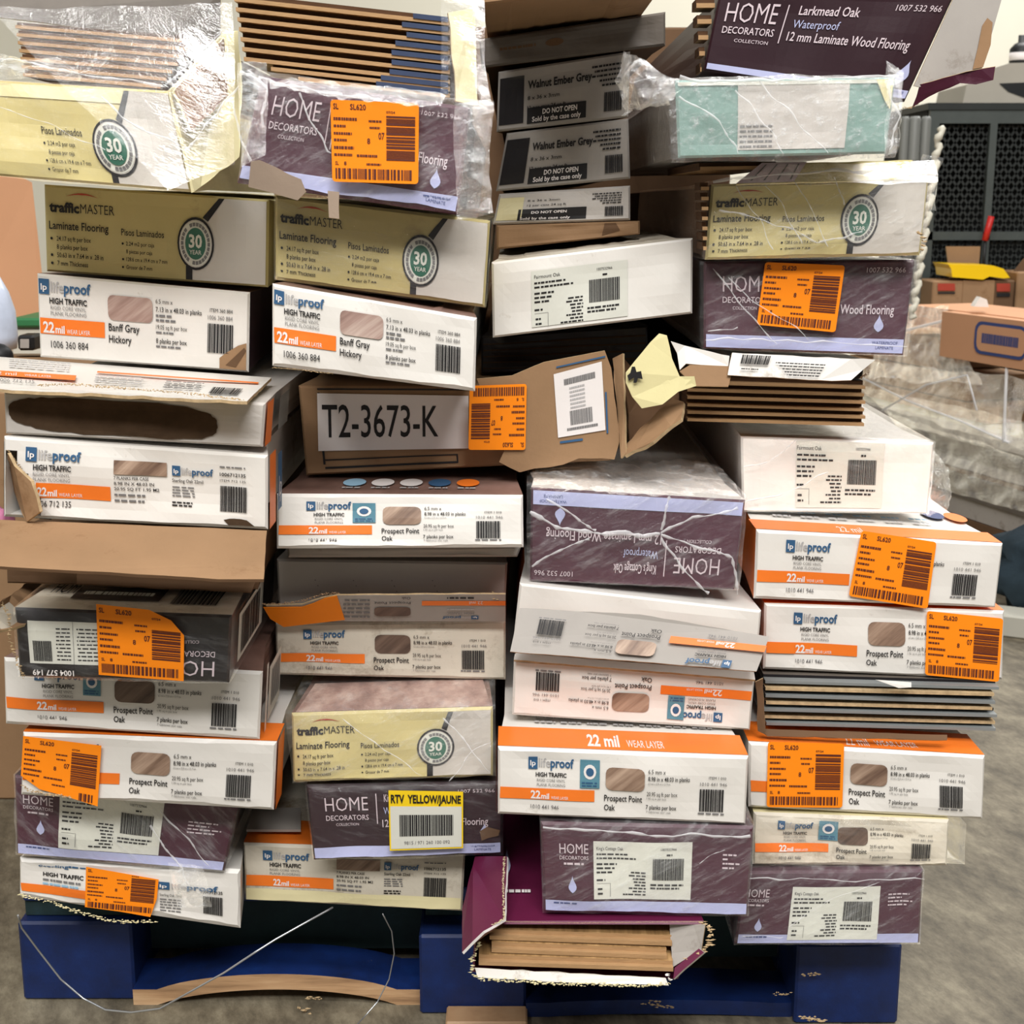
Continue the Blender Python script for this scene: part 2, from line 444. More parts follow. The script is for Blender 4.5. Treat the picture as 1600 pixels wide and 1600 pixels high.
def prospect(a, sl=None, item='1010 441 946', title=('Prospect Point', 'Oak'), swatch='wood_swatch', sx=0, bl=0.0, dark=1):
    ink = 'black_ink'
    logo(a, .115 + sx, .08, .185, .2)
    a.text('HIGH TRAFFIC', .145 + sx, .39, .125, .065, ink, 2, .03)
    a.text('RIGID CORE VINYL', .15 + sx, .465, .115, .045, 'grey_ink', 2)
    a.text('PLANK FLOORING', .15 + sx, .535, .115, .045, 'grey_ink', 2)
    a.rect(bl, .575, .385, .755, 'orange_ink', 1)
    a.text('22', .125 + sx, .735, .04, .13, 'white_ink', 2, .03)
    a.text('mil', .168 + sx, .735, .032, .09, 'white_ink', 2, .03)
    a.text('WEAR LAYER', .208 + sx, .735, .07, .05, 'white_ink', 2)
    a.text(item, .125 + sx, .905, .115, .075, 'grey_ink', 2, .005)
    if sl: seal(a, *sl)
    a.rrect(.43, .2, .588, .56, swatch, 2)
    a.text(title[0], .425, .735, .155, .105, ink, 2, .012)
    a.text(title[1], .425, .88, .045, .095, ink, 2, .012)
    a.text('6.5 mm x', .602, .265, .07, .07, ink, 2)
    a.text('8.98 in x 48.03 in planks', .602, .375, .17, .07, ink, 2, .01)
    a.text('6.5 mm x 22.8 cm x 121.9 cm', .602, .435, .09, .035, 'grey_ink', 2)
    a.text('20.95 sq ft per box', .598, .62, .125, .07, ink, 2)
    a.text('1.95 sq m per box', .598, .68, .08, .035, 'grey_ink', 2)
    a.text('7 planks per box', .596, .835, .125, .07, ink, 2, .01)
    a.text('7 tablones por caja', .598, .895, .1, .035, 'grey_ink', 2)
    a.text('ITEM 1 010', .85, .33, .07, .045, ink, 2)
    a.text(item, .815, .435, .11, .055, 'grey_ink', 2)
    a.bars(.815, .49, .915, .84, ink, 2)
    a.lines(.81, .86, .92, .025, 'grey_ink')
def banff(a):
    ink = 'black_ink'
    logo(a, .0, .03, .25, .19)
    a.text('HIGH TRAFFIC', .05, .33, .18, .075, ink, 2, .03)
    a.text('RIGID CORE VINYL', .055, .405, .17, .05, 'grey_ink', 2)
    a.text('PLANK FLOORING', .055, .475, .17, .05, 'grey_ink', 2)
    a.rect(0, .52, .31, .72, 'orange_ink', 1)
    a.text('22', .015, .7, .055, .14, 'white_ink', 2, .03)
    a.text('mil', .075, .7, .045, .1, 'white_ink', 2, .03)
    a.text('WEAR LAYER', .13, .7, .11, .06, 'white_ink', 2)
    a.text('1006 360 884', .05, .89, .18, .095, 'black_ink', 2)
    a.rrect(.33, .16, .545, .48, 'wood_swatch_grey', 2)
    a.text('Banff Gray', .33, .62, .15, .1, ink, 2, .012)
    a.text('Hickory', .33, .77, .11, .1, ink, 2, .012)
    a.text('6.5 mm x', .56, .22, .08, .06, ink, 2)
    a.text('7.13 in x 48.03 in planks', .56, .325, .22, .065, ink, 2, .01)
    a.lines(.56, .36, .64, .03, 'grey_ink'); a.lines(.56, .42, .66, .03, 'grey_ink')
    a.text('19.05 sq ft per box', .56, .55, .15, .06, ink, 2)
    a.lines(.56, .58, .65, .025, 'grey_ink')
    a.text('8 planks per box', .56, .73, .15, .065, ink, 2, .01)
    a.lines(.56, .76, .69, .025, 'grey_ink')
    a.text('ITEM 360 884', .82, .27, .11, .05, ink, 2)
    a.text('1006 360 884', .81, .37, .12, .06, 'grey_ink', 2)
    a.bars(.81, .42, .935, .8, ink, 2)
def sterling(a, cutleft=False):
    ink = 'black_ink'
    logo(a, .08, .07, .215, .19)
    a.text('HIGH TRAFFIC', .11, .37, .145, .075, ink, 2, .03)
    a.text('RIGID CORE VINYL', .11, .445, .14, .045, 'grey_ink', 2)
    a.text('PLANK FLOORING', .11, .515, .14, .045, 'grey_ink', 2)
    a.rect(.12 if cutleft else 0, .54, .405, .74, 'orange_ink', 1)
    a.text('22', .125, .715, .035, .12, 'white_ink', 2, .03)
    a.text('mil', .163, .715, .035, .09, 'white_ink', 2, .03)
    a.text('WEAR LAYER', .205, .715, .09, .05, 'white_ink', 2)
    a.text('1006 712 135', .115, .86, .135, .085, ink, 2)
    a.rect(.42, .17, .62, .36, 'wood_swatch', 2, 1)
    for i, t in enumerate(('7 PLANKS PER CASE', '8.98 IN X 48.03 IN', '20.95 SQ FT 1.95 M2')):
        a.text(t, .42, .43 + .075 * i, .13 + .02 * i, .045, ink, 2, .01)
    a.lines(.42, .63, .54, .03, 'grey_ink'); a.lines(.42, .71, .54, .03, 'grey_ink')
    logo(a, .64, .2, .16, .14)
    a.text('Sterling Oak 22mil', .64, .43, .12, .05, ink, 2, .01)
    for i in range(4): a.lines(.64, .49 + .04 * i, .73, .018, 'grey_ink')
    for i in range(2): a.lines(.64, .7 + .04 * i, .72, .02, ink)
    a.lines(.825, .16, .925, .02, 'grey_ink')
    a.text('1006712135', .825, .3, .1, .05, ink, 2, .02)
    a.text('ITEM 712 135', .825, .38, .1, .035, ink, 2)
    a.bars(.825, .44, .93, .8, ink, 2)
def drop(a, u, v, w, h, m='lavender', k=2, sh=0):
    P = []
    for i in range(20):
        t = 2 * math.pi * i / 20; y = .5 - .5 * math.cos(t); r = math.sin(math.pi * (y ** 1.75)) * .5
        P.append((u + w / 2 + (1 if t < math.pi else -1) * r * w + sh * (1 - y) * w, v + y * h))
    a.poly(P, m, k)
def decor(a, name='Larkmead Oak', item='1007 532 966', ink='pink_white_ink', band=True, item_u=.78, drp=(.845, .62)):
    a.text('HOME', .08, .33, .225, .2, ink, 2, -.006)
    a.text('DECORATORS', .08, .46, .225, .075, ink, 2, .006)
    a.text('COLLECTION', .13, .54, .12, .04, ink, 2)
    a.rect(.347, .1, .352, .52, ink, 2, 1)
    a.text(name, .39, .22, .21, .11, ink, 2, .01)
    a.text('Waterproof', .385, .39, .17, .1, 'lavender', 2)
    a.text('12 mm Laminate Wood Flooring', .375, .57, .56, .11, ink, 2, .008)
    a.text(item, item_u, .11, .19, .06, ink, 2)
    drop(a, drp[0], drp[1], .05, .2)
    if band:
        a.rect(0, .845, 1, 1, 'lavender', 1)
        a.text('WATERPROOF', .84, .905, .13, .035, 'cobalt_ink', 2)
        a.text('LAMINATE', .86, .96, .09, .035, 'cobalt_ink', 2)
def decor_small(a, lu0=.25, lu1=.7, lv0=.17, lv1=.88, hx=.08, dx=.12, dv=.58, ln=.78):
    ink = 'pink_white_ink'
    a.text('HOME', hx, .32, .14, .12, ink, 2, 0)
    a.text('DECORATORS', hx, .39, .14, .045, ink, 2, .006)
    a.lines(hx + .02, .425, hx + .12, .025, ink)
    drop(a, dx, dv, .04, .2)
    for i, e in enumerate((.94, .90, .96, .93)): a.lines(ln, .3 + .05 * i, e, .02, ink)
    a.rect(0, .87, 1, 1, 'lavender', 1)
    a.lines(.04, .89, .16, .02, 'cobalt_ink')
    a.rect(lu0, lv0, lu1, lv1, 'label_paper', 2)
    info_label(a, lu0, lv0, lu1, lv1, "King's Cottage Oak")
def info_label(a, u0, v0, u1, v1, name, k=3):
    U = lambda x: u0 + (u1 - u0) * x; Vv = lambda y: v0 + (v1 - v0) * y; h = (v1 - v0)
    a.text(name, U(.03), Vv(.15), (u1 - u0) * .27, h * .06, 'black_ink', k)
    for i, e in enumerate((.36, .44)): a.lines(U(.03), Vv(.21 + .07 * i), U(e), h * .028, 'black_ink', k)
    for i, e in enumerate((.24, .22, .2)): a.lines(U(.03), Vv(.38 + .07 * i), U(e), h * .03, 'black_ink', k)
    a.lines(U(.03), Vv(.65), U(.12), h * .03, 'black_ink', k)
    a.rect(U(.03), Vv(.72), U(.17), Vv(.725), 'grey_ink', k, 1); a.rect(U(.168), Vv(.72), U(.172), Vv(.95), 'grey_ink', k, 1)
    a.lines(U(.04), Vv(.8), U(.1), h * .03, 'black_ink', k); a.lines(U(.04), Vv(.88), U(.11), h * .03, 'black_ink', k)
    for i, b in enumerate((.38, .36, .4, .41, .42, .36, .4, .3)): a.lines(U(b), Vv(.52 + .055 * i), U(.54), h * .025, 'black_ink', k)
    a.text('1007532966', U(.68), Vv(.14), (u1 - u0) * .16, h * .045, 'black_ink', k)
    a.lines(U(.74), Vv(.2), U(.8), h * .03, 'black_ink', k)
    a.bars(U(.6), Vv(.28), U(.92), Vv(.65), 'black_ink', k, n=30)
    for i, e in enumerate((.92, .88)): a.lines(U(.58), Vv(.72 + .06 * i), U(e), h * .03, 'black_ink', k)
def traffic(a, beige='beige_print', white='badge_grey', cu=.68, cv=.56, ru=.083, rv=.32, left=True, no_text=False, tag30=True):
    ink = 'black_ink'
    a.rect(0, 0, 1, 1, beige, 0)
    a.poly([(.80, 0), (1, 0), (1, 1), (cu - .03, 1), (cu - .03, cv + rv * .8), (cu + .02, cv - rv * .8)], white, 1)
    a.poly([(.785, 0), (.81, 0), (cu + .055, cv - rv * .85), (cu + .03, cv - rv * 1.0)], ink, 2)
    a.poly([(cu - .045, cv + rv * .85), (cu - .015, cv + rv * .9), (cu - .015, 1), (cu - .045, 1)], ink, 2)
    a.ell(cu, cv, ru, rv, ink, 3); a.ell(cu, cv, ru * .9, rv * .9, white, 4); a.ell(cu, cv, ru * .86, rv * .86, 'label_paper', 4.5)
    n = 26
    for i in range(n):     # lettering around the ring
        t = 2 * math.pi * i / n
        if i % 9 == 8: continue
        c_, s_ = math.cos(t), math.sin(t); w_ = .1
        a.poly([(cu + ru * r_ * math.cos(t + d_), cv + rv * r_ * math.sin(t + d_)) for r_, d_ in ((.66, -w_), (.8, -w_), (.8, w_), (.66, w_))], 'grey_ink', 5.5)
    a.ell(cu, cv, ru * .56, rv * .6, 'green_ink', 5.5)
    a.text('30', cu - ru * .36, cv + rv * .14, ru * .72, rv * .5, 'label_paper', 6.5, .03)
    a.text('YEAR', cu - ru * .33, cv + rv * .4, ru * .66, rv * .17, 'label_paper', 6.5, .01)
    if left:
        P = [(.09 + .15 * i / 8, .1 - .05 * math.sin(math.pi * i / 8)) for i in range(9)]
        a.poly(P + [(x, y + .025 * (1 - abs(i - 4) / 4)) for i, (x, y) in list(enumerate(P))[::-1]], 'red_ink', 1)
        a.text('traffic', .015, .29, .135, .12, ink, 2, .04)
        a.text('MASTER', .155, .29, .155, .12, ink, 2, -.004)
        a.text('Laminate Flooring', .012, .5, .27, .1, ink, 2, .012)
        for i, t in enumerate(('24.17 sq ft per box', '8 planks per box', '50.63 in x 7.64 in x .28 in', '7 mm Thickness')):
            a.text(t, .045, .64 + .1 * i, (.155, .14, .21, .14)[i], .06, ink, 2, .005)
            if i != 1: a.ell(.022, .615 + .1 * i, .006, .018, ink, 2, 8)
    a.text('Pisos Laminados', .34, .52, .195, .085, ink, 2, .005)
    for i, t in enumerate(('2.24 m2 por caja', '8 piezas por caja', '128.6 cm x 19.4 cm x 7 mm', 'Grosor de 7 mm')):
        a.text(t, .36, .64 + .095 * i, (.13, .12, .19, .12)[i], .05, ink, 2, .003)
        if i != 1: a.ell(.345, .62 + .095 * i, .005, .015, ink, 2, 8)

STICKER_N = [0]
def sticker(f, parent, inv=False, outline=None, label=None, seed=3):
    a = Art(f, inv, seed); ink = 'dark_orange_print'
    if outline: a.poly(outline, 'orange_sticker', 0)
    else:
        a.rrect(0, 0, 1, 1, 'orange_sticker', 0, .04, 1)
    inside = (lambda u, v: True) if not outline else (lambda u, v: pin(u, v, outline))
    def t(s_, u, v, w_, h_, b=.02):
        if inside(u, v) and inside(u + w_, v) and inside(u, v - h_) and inside(u + w_, v - h_): a.text(s_, u, v, w_, h_, ink, 1, b)
    def l(u0, v, u1, h_):
        if inside(u0, v) and inside(u1, v): a.lines(u0, v, u1, h_, ink, 1)
    t('SL', .03, .11, .06, .07); t('SL620', .22, .11, .18, .07); t('07/24', .63, .14, .1, .03)
    l(.03, .21, .3, .035); l(.43, .23, .58, .025); l(.03, .3, .17, .03); l(.44, .31, .56, .025)
    l(.03, .39, .24, .03); l(.03, .47, .18, .03); l(.03, .56, .26, .035); l(.03, .65, .24, .03); l(.29, .655, .53, .03)
    t('8', .41, .52, .035, .07); t('07', .54, .46, .07, .085); t('SL', .04, .79, .04, .045); t('8', .14, .79, .03, .045); l(.4, .76, .57, .025)
    def bars(u0, v0, u1, v1, hz, n):
        w = [a.r.choice((1, 1, 2, 3)) for _ in range(n)]; tot = sum(w); p = 0
        for x in w:
            q0 = p / tot; q1 = (p + x * .62) / tot; p += x
            r = (u0, v0 + (v1 - v0) * q0, u1, v0 + (v1 - v0) * q1) if hz else (u0 + (u1 - u0) * q0, v0, u0 + (u1 - u0) * q1, v1)
            if all(inside(x_, y_) for x_ in (r[0], r[2]) for y_ in (r[1], r[3])): a.rect(*r, ink, 1, 1)
    bars(.63, .17, .96, .73, True, 22); bars(.04, .83, .94, .96, False, 34)
    o = a.build('price_sticker', parent)
    o['label'] = label or 'orange barcode sticker'
    return o
def pin(x, y, P):
    c = False; n = len(P)
    for i in range(n):
        x1, y1 = P[i]; x2, y2 = P[(i + 1) % n]
        if (y1 > y) != (y2 > y) and x < (x2 - x1) * (y - y1) / (y2 - y1) + x1: c = not c
    return c

# ------------------------------------------------------------------ loose sheets of card, film, planks
def densify(pts, rough, seed, step=.012):
    R = random.Random(seed); out = []
    n = len(pts)
    for i in range(n):
        a = pts[i]; b = pts[(i + 1) % n]; r = rough[i] if isinstance(rough, (list, tuple)) else rough
        out.append(a)
        d = (b - a).length; k = int(d / step)
        if r and k > 1:
            nrm = Vector((-(b - a).z, 0, (b - a).x)).normalized()
            for j in range(1, k): out.append(a.lerp(b, j / k) + nrm * R.uniform(-1, 1) * r)
    return out
def sheet(name, pts, mats, parent=None, thick=.003, rough=0, seed=1, label=None, back=None):
    """a flat piece of card: pts are (px, py, Y) or Vectors; mats = front, back, edge"""
    P = [p if isinstance(p, Vector) else W(*p) for p in pts]
    P = densify(P, rough, seed)
    nrm = Vector((0, 0, 0)); n = len(P)
    for i in range(n): nrm += P[i].cross(P[(i + 1) % n])
    nrm.normalize()
    c = sum(P, Vector()) / n
    if nrm.dot(CAM - c) < 0: nrm = -nrm
    B_ = [p - nrm * thick for p in P]
    F = [list(range(n)), list(range(2 * n - 1, n - 1, -1))] + [[i, i + n, (i + 1) % n + n, (i + 1) % n] for i in range(n)]
    if isinstance(mats, str): mats = [mats] * 3
    org = c if parent is None else Vector((0, 0, 0))
    o = mesh_obj(name, P + B_, F, mats, [0, 1] + [2] * n, parent, False, None if parent is not None else c)
    if label: o['label'] = label
    o2 = o
    def f(u, v, h):
        q = [p if isinstance(p, Vector) else W(*p) for p in pts][:4]
        return q[0].lerp(q[1], u).lerp(q[3].lerp(q[2], u), v) + nrm * (h + .0006)
    return o2, f
def patch(name, c4, mat, parent, amp=.006, nx=26, ny=18, seed=1, sc=26, bulge=0, label=None, edgefix=True, top=None):
    """crumpled film stretched between four corners (px, py, Y)"""
    P = [W(*p) if not isinstance(p, Vector) else p for p in c4]
    nrm = (P[1] - P[0]).cross(P[3] - P[0]).normalized()
    if nrm.dot(CAM - P[0]) < 0: nrm = -nrm
    V = []; F = []
    for j in range(ny + 1):
        for i in range(nx + 1):
            u, v = i / nx, j / ny
            p = P[0].lerp(P[1], u).lerp(P[3].lerp(P[2], u), v)
            q = p * sc + Vector((seed * 7.3, seed * 3.1, seed))
            d = noise.noise(q) + .6 * (1 - abs(noise.noise(q * 2.1)) * 2) - .3
            wv = Vector((noise.noise(q + Vector((9, 0, 0))), 0, noise.noise(q + Vector((0, 9, 0)))))
            V.append(p + nrm * (amp * d + bulge * math.sin(math.pi * u) * math.sin(math.pi * v)) + wv * amp * .8)
    for j in range(ny):
        for i in range(nx):
            a = j * (nx + 1) + i; F.append([a, a + 1, a + nx + 2, a + nx + 1])
    o = mesh_obj(name, V, F, [mat], None, parent, True)
    if label: o['label'] = label
    return o
def wrap(c, mat='film', amp=.003, quad=None, bulge=.004, L=.8, seed=1, folds=(), side=.0012, nx=44, ny=16):
    """a sleeve of stretch film round a carton"""
    p = c.full if quad is None else [WP(quad[i], quad[i + 1], c.C, c.n) for i in (0, 2, 4, 6)]
    ctr = sum(p, Vector()) / 4
    V = []; F = []
    def base(u, v): return p[0].lerp(p[1], u).lerp(p[3].lerp(p[2], u), v)
    for j in range(ny + 1):
        for i in range(nx + 1):
            u, v = i / nx, j / ny
            b = base(u, v); q = b * 30 + Vector((seed * 5.1, seed, 0))
            d = noise.noise(q) * .6 + (1 - 2 * abs(noise.noise(q * 1.7))) * .5
            eu = min(u, 1 - u) * c.wid; ev = min(v, 1 - v) * c.hei; e = min(eu, ev)
            rnd = -max(0, .008 - e) * .6
            o = b - ctr; o = o - c.n * o.dot(c.n)
            w_ = Vector((noise.noise(q + Vector((5, 5, 0))), 0, noise.noise(q + Vector((0, 7, 3))))) * amp * .6
            V.append(b + c.n * (.0035 + bulge * math.sin(math.pi * u) * math.sin(math.pi * v) * .3 + amp * max(-.2, d) + rnd) + o.normalized() * side * (1 if e < 1e-6 else 0) + w_)
    for j in range(ny):
        for i in range(nx):
            a = j * (nx + 1) + i; F.append([a, a + nx + 1, a + nx + 2, a + 1])
    ring = [i for i in range(nx)] + [j * (nx + 1) + nx for j in range(ny)] + [ny * (nx + 1) + nx - i for i in range(nx)] + [(ny - j) * (nx + 1) for j in range(ny)]
    prev = ring; full = c.full; cf = sum(full, Vector()) / 4
    nr = len(ring)
    ringuv = [(i / nx, 0) for i in range(nx)] + [(1, j / ny) for j in range(ny)] + [(1 - i / nx, 1) for i in range(nx)] + [(0, 1 - j / ny) for j in range(ny)]
    for k, dep in enumerate((.02, .08, .2, .45, L)):
        cur = []
        for (u, v), ri in zip(ringuv, ring):
            t = min(1, dep / .15)
            b = base(u, v).lerp(c.q(u, v), t) + c.bd * dep
            o = b - (ctr.lerp(cf, t) + c.bd * dep); o.y = 0
            q = b * 28 + Vector((seed, 0, 0))
            lim = .5 if (quad is None) else 1
            V.append(b + o.normalized() * (.0008 if dep > .1 else .0012)); cur.append(len(V) - 1)
        for i in range(nr):
            j = (i + 1) % nr; F.append([prev[i], prev[j], cur[j], cur[i]])
        prev = cur
    M = [0] * len(F)
    for (pts, wd) in folds:   # gathered folds: narrow raised ridges, given in pixels on the front
        Q = [WP(x, y, c.C, c.n) + c.n * (.009 + .003 * math.sin(i)) for i, (x, y) in enumerate(pts)]
        Q2 = []
        for i in range(len(Q) - 1):
            for k in range(8):
                q = Q[i].lerp(Q[i + 1], k / 8); w3 = q * 45
                Q2.append(q + Vector((noise.noise(w3), 0, noise.noise(w3 + Vector((7, 0, 3))))) * .004)
        Q2.append(Q[-1]); R = random.Random(seed + len(pts))
        bi = len(V)
        for i, q in enumerate(Q2):
            a = Q2[max(0, i - 1)]; b = Q2[min(len(Q2) - 1, i + 1)]; d = (b - a).normalized()
            s_ = d.cross(c.n).normalized(); ww = wd * R.uniform(.15, 1.0)
            V += [q - s_ * ww, q + c.n * ww * .9, q + s_ * ww]
        for i in range(len(Q2) - 1):
            for k in range(2):
                b0 = bi + 3 * i + k; F.append([b0, b0 + 1, b0 + 4, b0 + 3]); M.append(1)
    o = mesh_obj('shrink_wrap', V, F, [mat, 'film_fold'], M, c.o, True)
    o['label'] = 'clear stretch film'
    return o
def plank(px0, py0, px1, py1, h, Y, mats, label, group, L=.9, lip=.45, rec=.010, name='floor_plank', slope_y=0, parent=None, yl=0):
    """one plank seen end-on: left lower corner, right lower corner in pixels, thickness h, tongue lip proud of the face"""
    a = W(px0, py0, Y + yl); b = W(px1, py1, Y)
    up = Vector((0, 0, 1)); bk = Vector((0, 1, 0))
    prof = [(0, 0), (lip * h, 0), (lip * h, rec), (h, rec)]
    V = []
    for e in (a, b):
        for z, y in prof: V.append(e + up * z + bk * y)
        V.append(e + up * h + bk * L); V.append(e + bk * L)
    F = [[0, 1, 7, 6], [1, 2, 8, 7], [2, 3, 9, 8], [3, 4, 10, 9], [4, 5, 11, 10], [5, 0, 6, 11], [5, 4, 3, 2, 1, 0], [6, 7, 8, 9, 10, 11]]
    o = mesh_obj(name, V, F, list(mats), [0, 0, 1, 2, 1, 3 if len(mats) > 3 else 1, 1, 1], parent, False, None if parent is not None else (a + b) / 2)
    if parent is None: tag(o, label, 'plank', group)
    return o
def tube(name, pts, r, mat, parent=None, n=8, closed=False, bumps=0):
    V = []; F = []
    for i, p in enumerate(pts):
        a = pts[max(0, i - 1)]; b = pts[min(len(pts) - 1, i + 1)]; d = (b - a).normalized()
        x = d.cross(Vector((0, 1, .01))).normalized(); y = d.cross(x)
        rr = r * (1 + bumps * math.sin(i * 1.9))
        for k in range(n):
            t = 2 * math.pi * k / n; V.append(p + (x * math.cos(t) + y * math.sin(t)) * rr)
    for i in range(len(pts) - 1):
        for k in range(n):
            F.append([i * n + k, i * n + (k + 1) % n, (i + 1) * n + (k + 1) % n, (i + 1) * n + k])
    F.append(list(range(n))[::-1]); F.append([(len(pts) - 1) * n + k for k in range(n)])
    return mesh_obj(name, V, F, [mat], None, parent, True, None if parent is not None else pts[0])
def boxm(name, p0, p1, mat, parent=None, bev=.0, rot=0):
    x0, y0, z0 = p0; x1, y1, z1 = p1
    bm = bmesh.new(); bmesh.ops.create_cube(bm, size=1)
    bmesh.ops.scale(bm, vec=(x1 - x0, y1 - y0, z1 - z0), verts=bm.verts)
    if bev: bmesh.ops.bevel(bm, geom=bm.edges[:], offset=bev, segments=1, affect='EDGES')
    me = D.meshes.new(name); bm.to_mesh(me); bm.free()
    for m in ([mat] if isinstance(mat, str) else mat): me.materials.append(MATS[m])
    o = D.objects.new(name, me); COL.objects.link(o)
    c = Vector(((x0 + x1) / 2, (y0 + y1) / 2, (z0 + z1) / 2))
    o.location = c if parent is None else c - parent.location
    if parent is not None: o.parent = parent
    o.rotation_euler.z = rot
    return o
def empty(name, loc, label, cat, group=None):
    o = D.objects.new(name, None); COL.objects.link(o); o.location = loc; o.empty_display_size = .05
    tag(o, label, cat, group); return o
def rag_strip(name, pts, w, mat, parent, seed=1, Y=None, label=None):
    """fluffy torn corrugated edge: a chain of small irregular lumps along pixels (px, py, Y)"""
    R = random.Random(seed); V = []; F = []; w *= .62
    P = [W(*p) for p in pts]; Q = []
    for i in range(len(P) - 1):
        k = max(2, int((P[i + 1] - P[i]).length / (w * .42)))
        for j in range(k): Q.append(P[i].lerp(P[i + 1], j / k))
    Q.append(P[-1])
    for q in Q:
        c = q + Vector((R.uniform(-1, 1), R.uniform(-1, 1), R.uniform(-1, 1))) * w * .6
        b = len(V)
        for k in range(6):
            d = [(1, 0, 0), (-1, 0, 0), (0, 1, 0), (0, -1, 0), (0, 0, 1), (0, 0, -1)][k]
            V.append(c + Vector(d) * w * R.uniform(.1, .9) * (1.2 if k < 2 else .6))
        for f in ((0, 2, 4), (2, 1, 4), (1, 3, 4), (3, 0, 4), (2, 0, 5), (1, 2, 5), (3, 1, 5), (0, 3, 5)): F.append([b + x for x in f])
    o = mesh_obj(name, V, F, [mat], None, parent)
    if label: o['label'] = label
    return o

#PART2
# ------------------------------------------------------------------ the setting
fl = mesh_obj('floor', [(-8, -4, 0), (8, -4, 0), (8, 8, 0), (-8, 8, 0)], [[0, 1, 2, 3]], ['concrete']); struct(fl)
struct(boxm('wall_back', (-8, 6.6, 0), (8, 6.8, 4.6), 'wall_paint'))
struct(boxm('wall_left', (-5.2, -4, 0), (-5, 6.6, 4.6), 'wall_paint'))

# ------------------------------------------------------------------ the blue pallet
def pallet():
    x0 = W(30, 1480, .03).x; x1 = W(1406, 1540, -.02).x; o = empty('pallet', ((x0 + x1) / 2, .5, 0), 'blue painted wooden block pallet under the stack of cartons', 'pallet')
    L = 1.15; yf = .0
    ys = (.03, -.0, -.02)
    xs = (x0, W(207, 1480, .03).x), (W(655, 1500, 0).x, W(822, 1500, 0).x), (W(1243, 1540, -.02).x, x1)
    for (a, b), y in zip(xs, ys):
        for k, yy in enumerate((y, .5, L - .1)):
            boxm('block', (a, yy, .0 if k == 0 else .022), (b, yy + .1, .1005), 'blue_paint', o, .003)
        boxm('bottom_board', (a - .0, y + .102, .0), (b + .0, L, .0215), 'blue_paint', o, .002)
    for i in range(7):   # deck boards lie across
        y0 = .04 + i * .158
        boxm('deck_board', (x0 + .005, y0, .1215), (x1 - .004, y0 + .118, .139), 'blue_paint', o, .002)
    for a, b in xs:
        boxm('stringer_board', (a + .005, .045, .101), (b - .005, L, .121), 'blue_paint_old', o, .001)
    # side runners between the blocks, the lower edge sawn to an arch
    def runner(xa, xb, y, arch, zt, m, nm='lower_board', th=.07, z0=0):
        V = []; F = []; N = 24
        for i in range(N + 1):
            t = i / N; x = xa + (xb - xa) * t; z = z0 + arch * math.sin(math.pi * min(1, max(0, (t - .1) / .8))) ** .6 if 0 < t < 1 else z0
            V += [(x, y, z), (x, y, z + zt), (x, y + th, z + zt), (x, y + th, z)]
        for i in range(N):
            for k in range(4): F.append([4 * i + k, 4 * i + 4 + k, 4 * i + 4 + (k + 1) % 4, 4 * i + (k + 1) % 4])
        F += [[3, 2, 1, 0], [4 * N, 4 * N + 1, 4 * N + 2, 4 * N + 3]]
        M = ([0, 0, 1, 0][0:1] * 0)
        for i in range(N): M += [0, 1, 1, 0]
        return mesh_obj(nm, V, F, [m, 'blue_paint'], M + [0, 0], o)
    runner(xs[0][1], xs[1][0], .02, .020, .020, 'pallet_raw')
    runner(xs[1][1], xs[2][0], -.005, .004, .018, 'blue_paint')
    boxm('inner_panel', (xs[0][1], .11, .022), (xs[1][0], .13, .119), 'blue_paint_old', o, 0)
    boxm('inner_panel', (xs[1][1], .09, .022), (xs[2][0], .11, .119), 'blue_paint_old', o, 0)
    a = W(655, 1584, 0); boxm('wood_splinter', (W(697, 1580, -.02).x, -.035, .0), (W(824, 1580, -.02).x, .0, .012), 'pallet_raw', o, .002)
    for (px, py, z, s) in ((1263, 1590, .024, .012), (1275, 1594, .023, .016), (1020, 1568, .023, .014), (1040, 1573, .023, .01), (1222, 1553, .05, .01), (1268, 1522, .07, .01), (490, 1560, .02, .01)):
        p = WZ(px, py, z); rag_strip('paint_chip', [(px - 12, py, p.y), (px + 12, py, p.y)], s * .5, 'kraft_rough', o, int(px))
    return o
pallet()
for (pts, nm, lb) in (([(28, 1430), (34, 1450), (60, 1485), (95, 1530), (130, 1560), (165, 1578), (205, 1582), (250, 1576), (300, 1548), (350, 1520), (400, 1487), (430, 1468), (480, 1440), (520, 1418)], 'strapping_wire', 'long bright wire hanging in a loop across the left pallet block'),
                      ([(598, 1428), (612, 1455), (616, 1490), (608, 1530), (590, 1565), (570, 1588), (555, 1604)], 'strapping_wire', 'thin wire curling down before the arched bottom board')):
    P = [W(x, y, -.09 + .04 * math.sin(i * .5)) for i, (x, y) in enumerate(pts)]; Q = []
    for i in range(len(P) - 1):
        for k in range(4): Q.append(P[i].lerp(P[i + 1], k / 4))
    tag(tube(nm, Q + [P[-1]], .0011 if nm and pts[0][0] < 100 else .0007, 'steel_wire'), lb, 'wire', 'loose wires under the load')
p = WZ(478, 1578, .004)
c = rag_strip('wood_chip', [(468, 1572, p.y), (486, 1586, p.y)], .008, 'kraft_rough', None, 4); tag(c, 'small torn brown chip lying on the floor before the arched board', 'debris')

GC = 'flooring cartons stacked on the blue pallet'
def put(c, art_fn=None, inv=False, st=None, st_kw={}, seed=1, *a, h0=.0016, **k):
    if art_fn:
        ar = Art(c.F, inv, seed); art_fn(ar, *a, **k); ar.build('front_print', c.o)
    if st: sticker(c.pxF(st, h0), c.o, **st_kw)
    return c

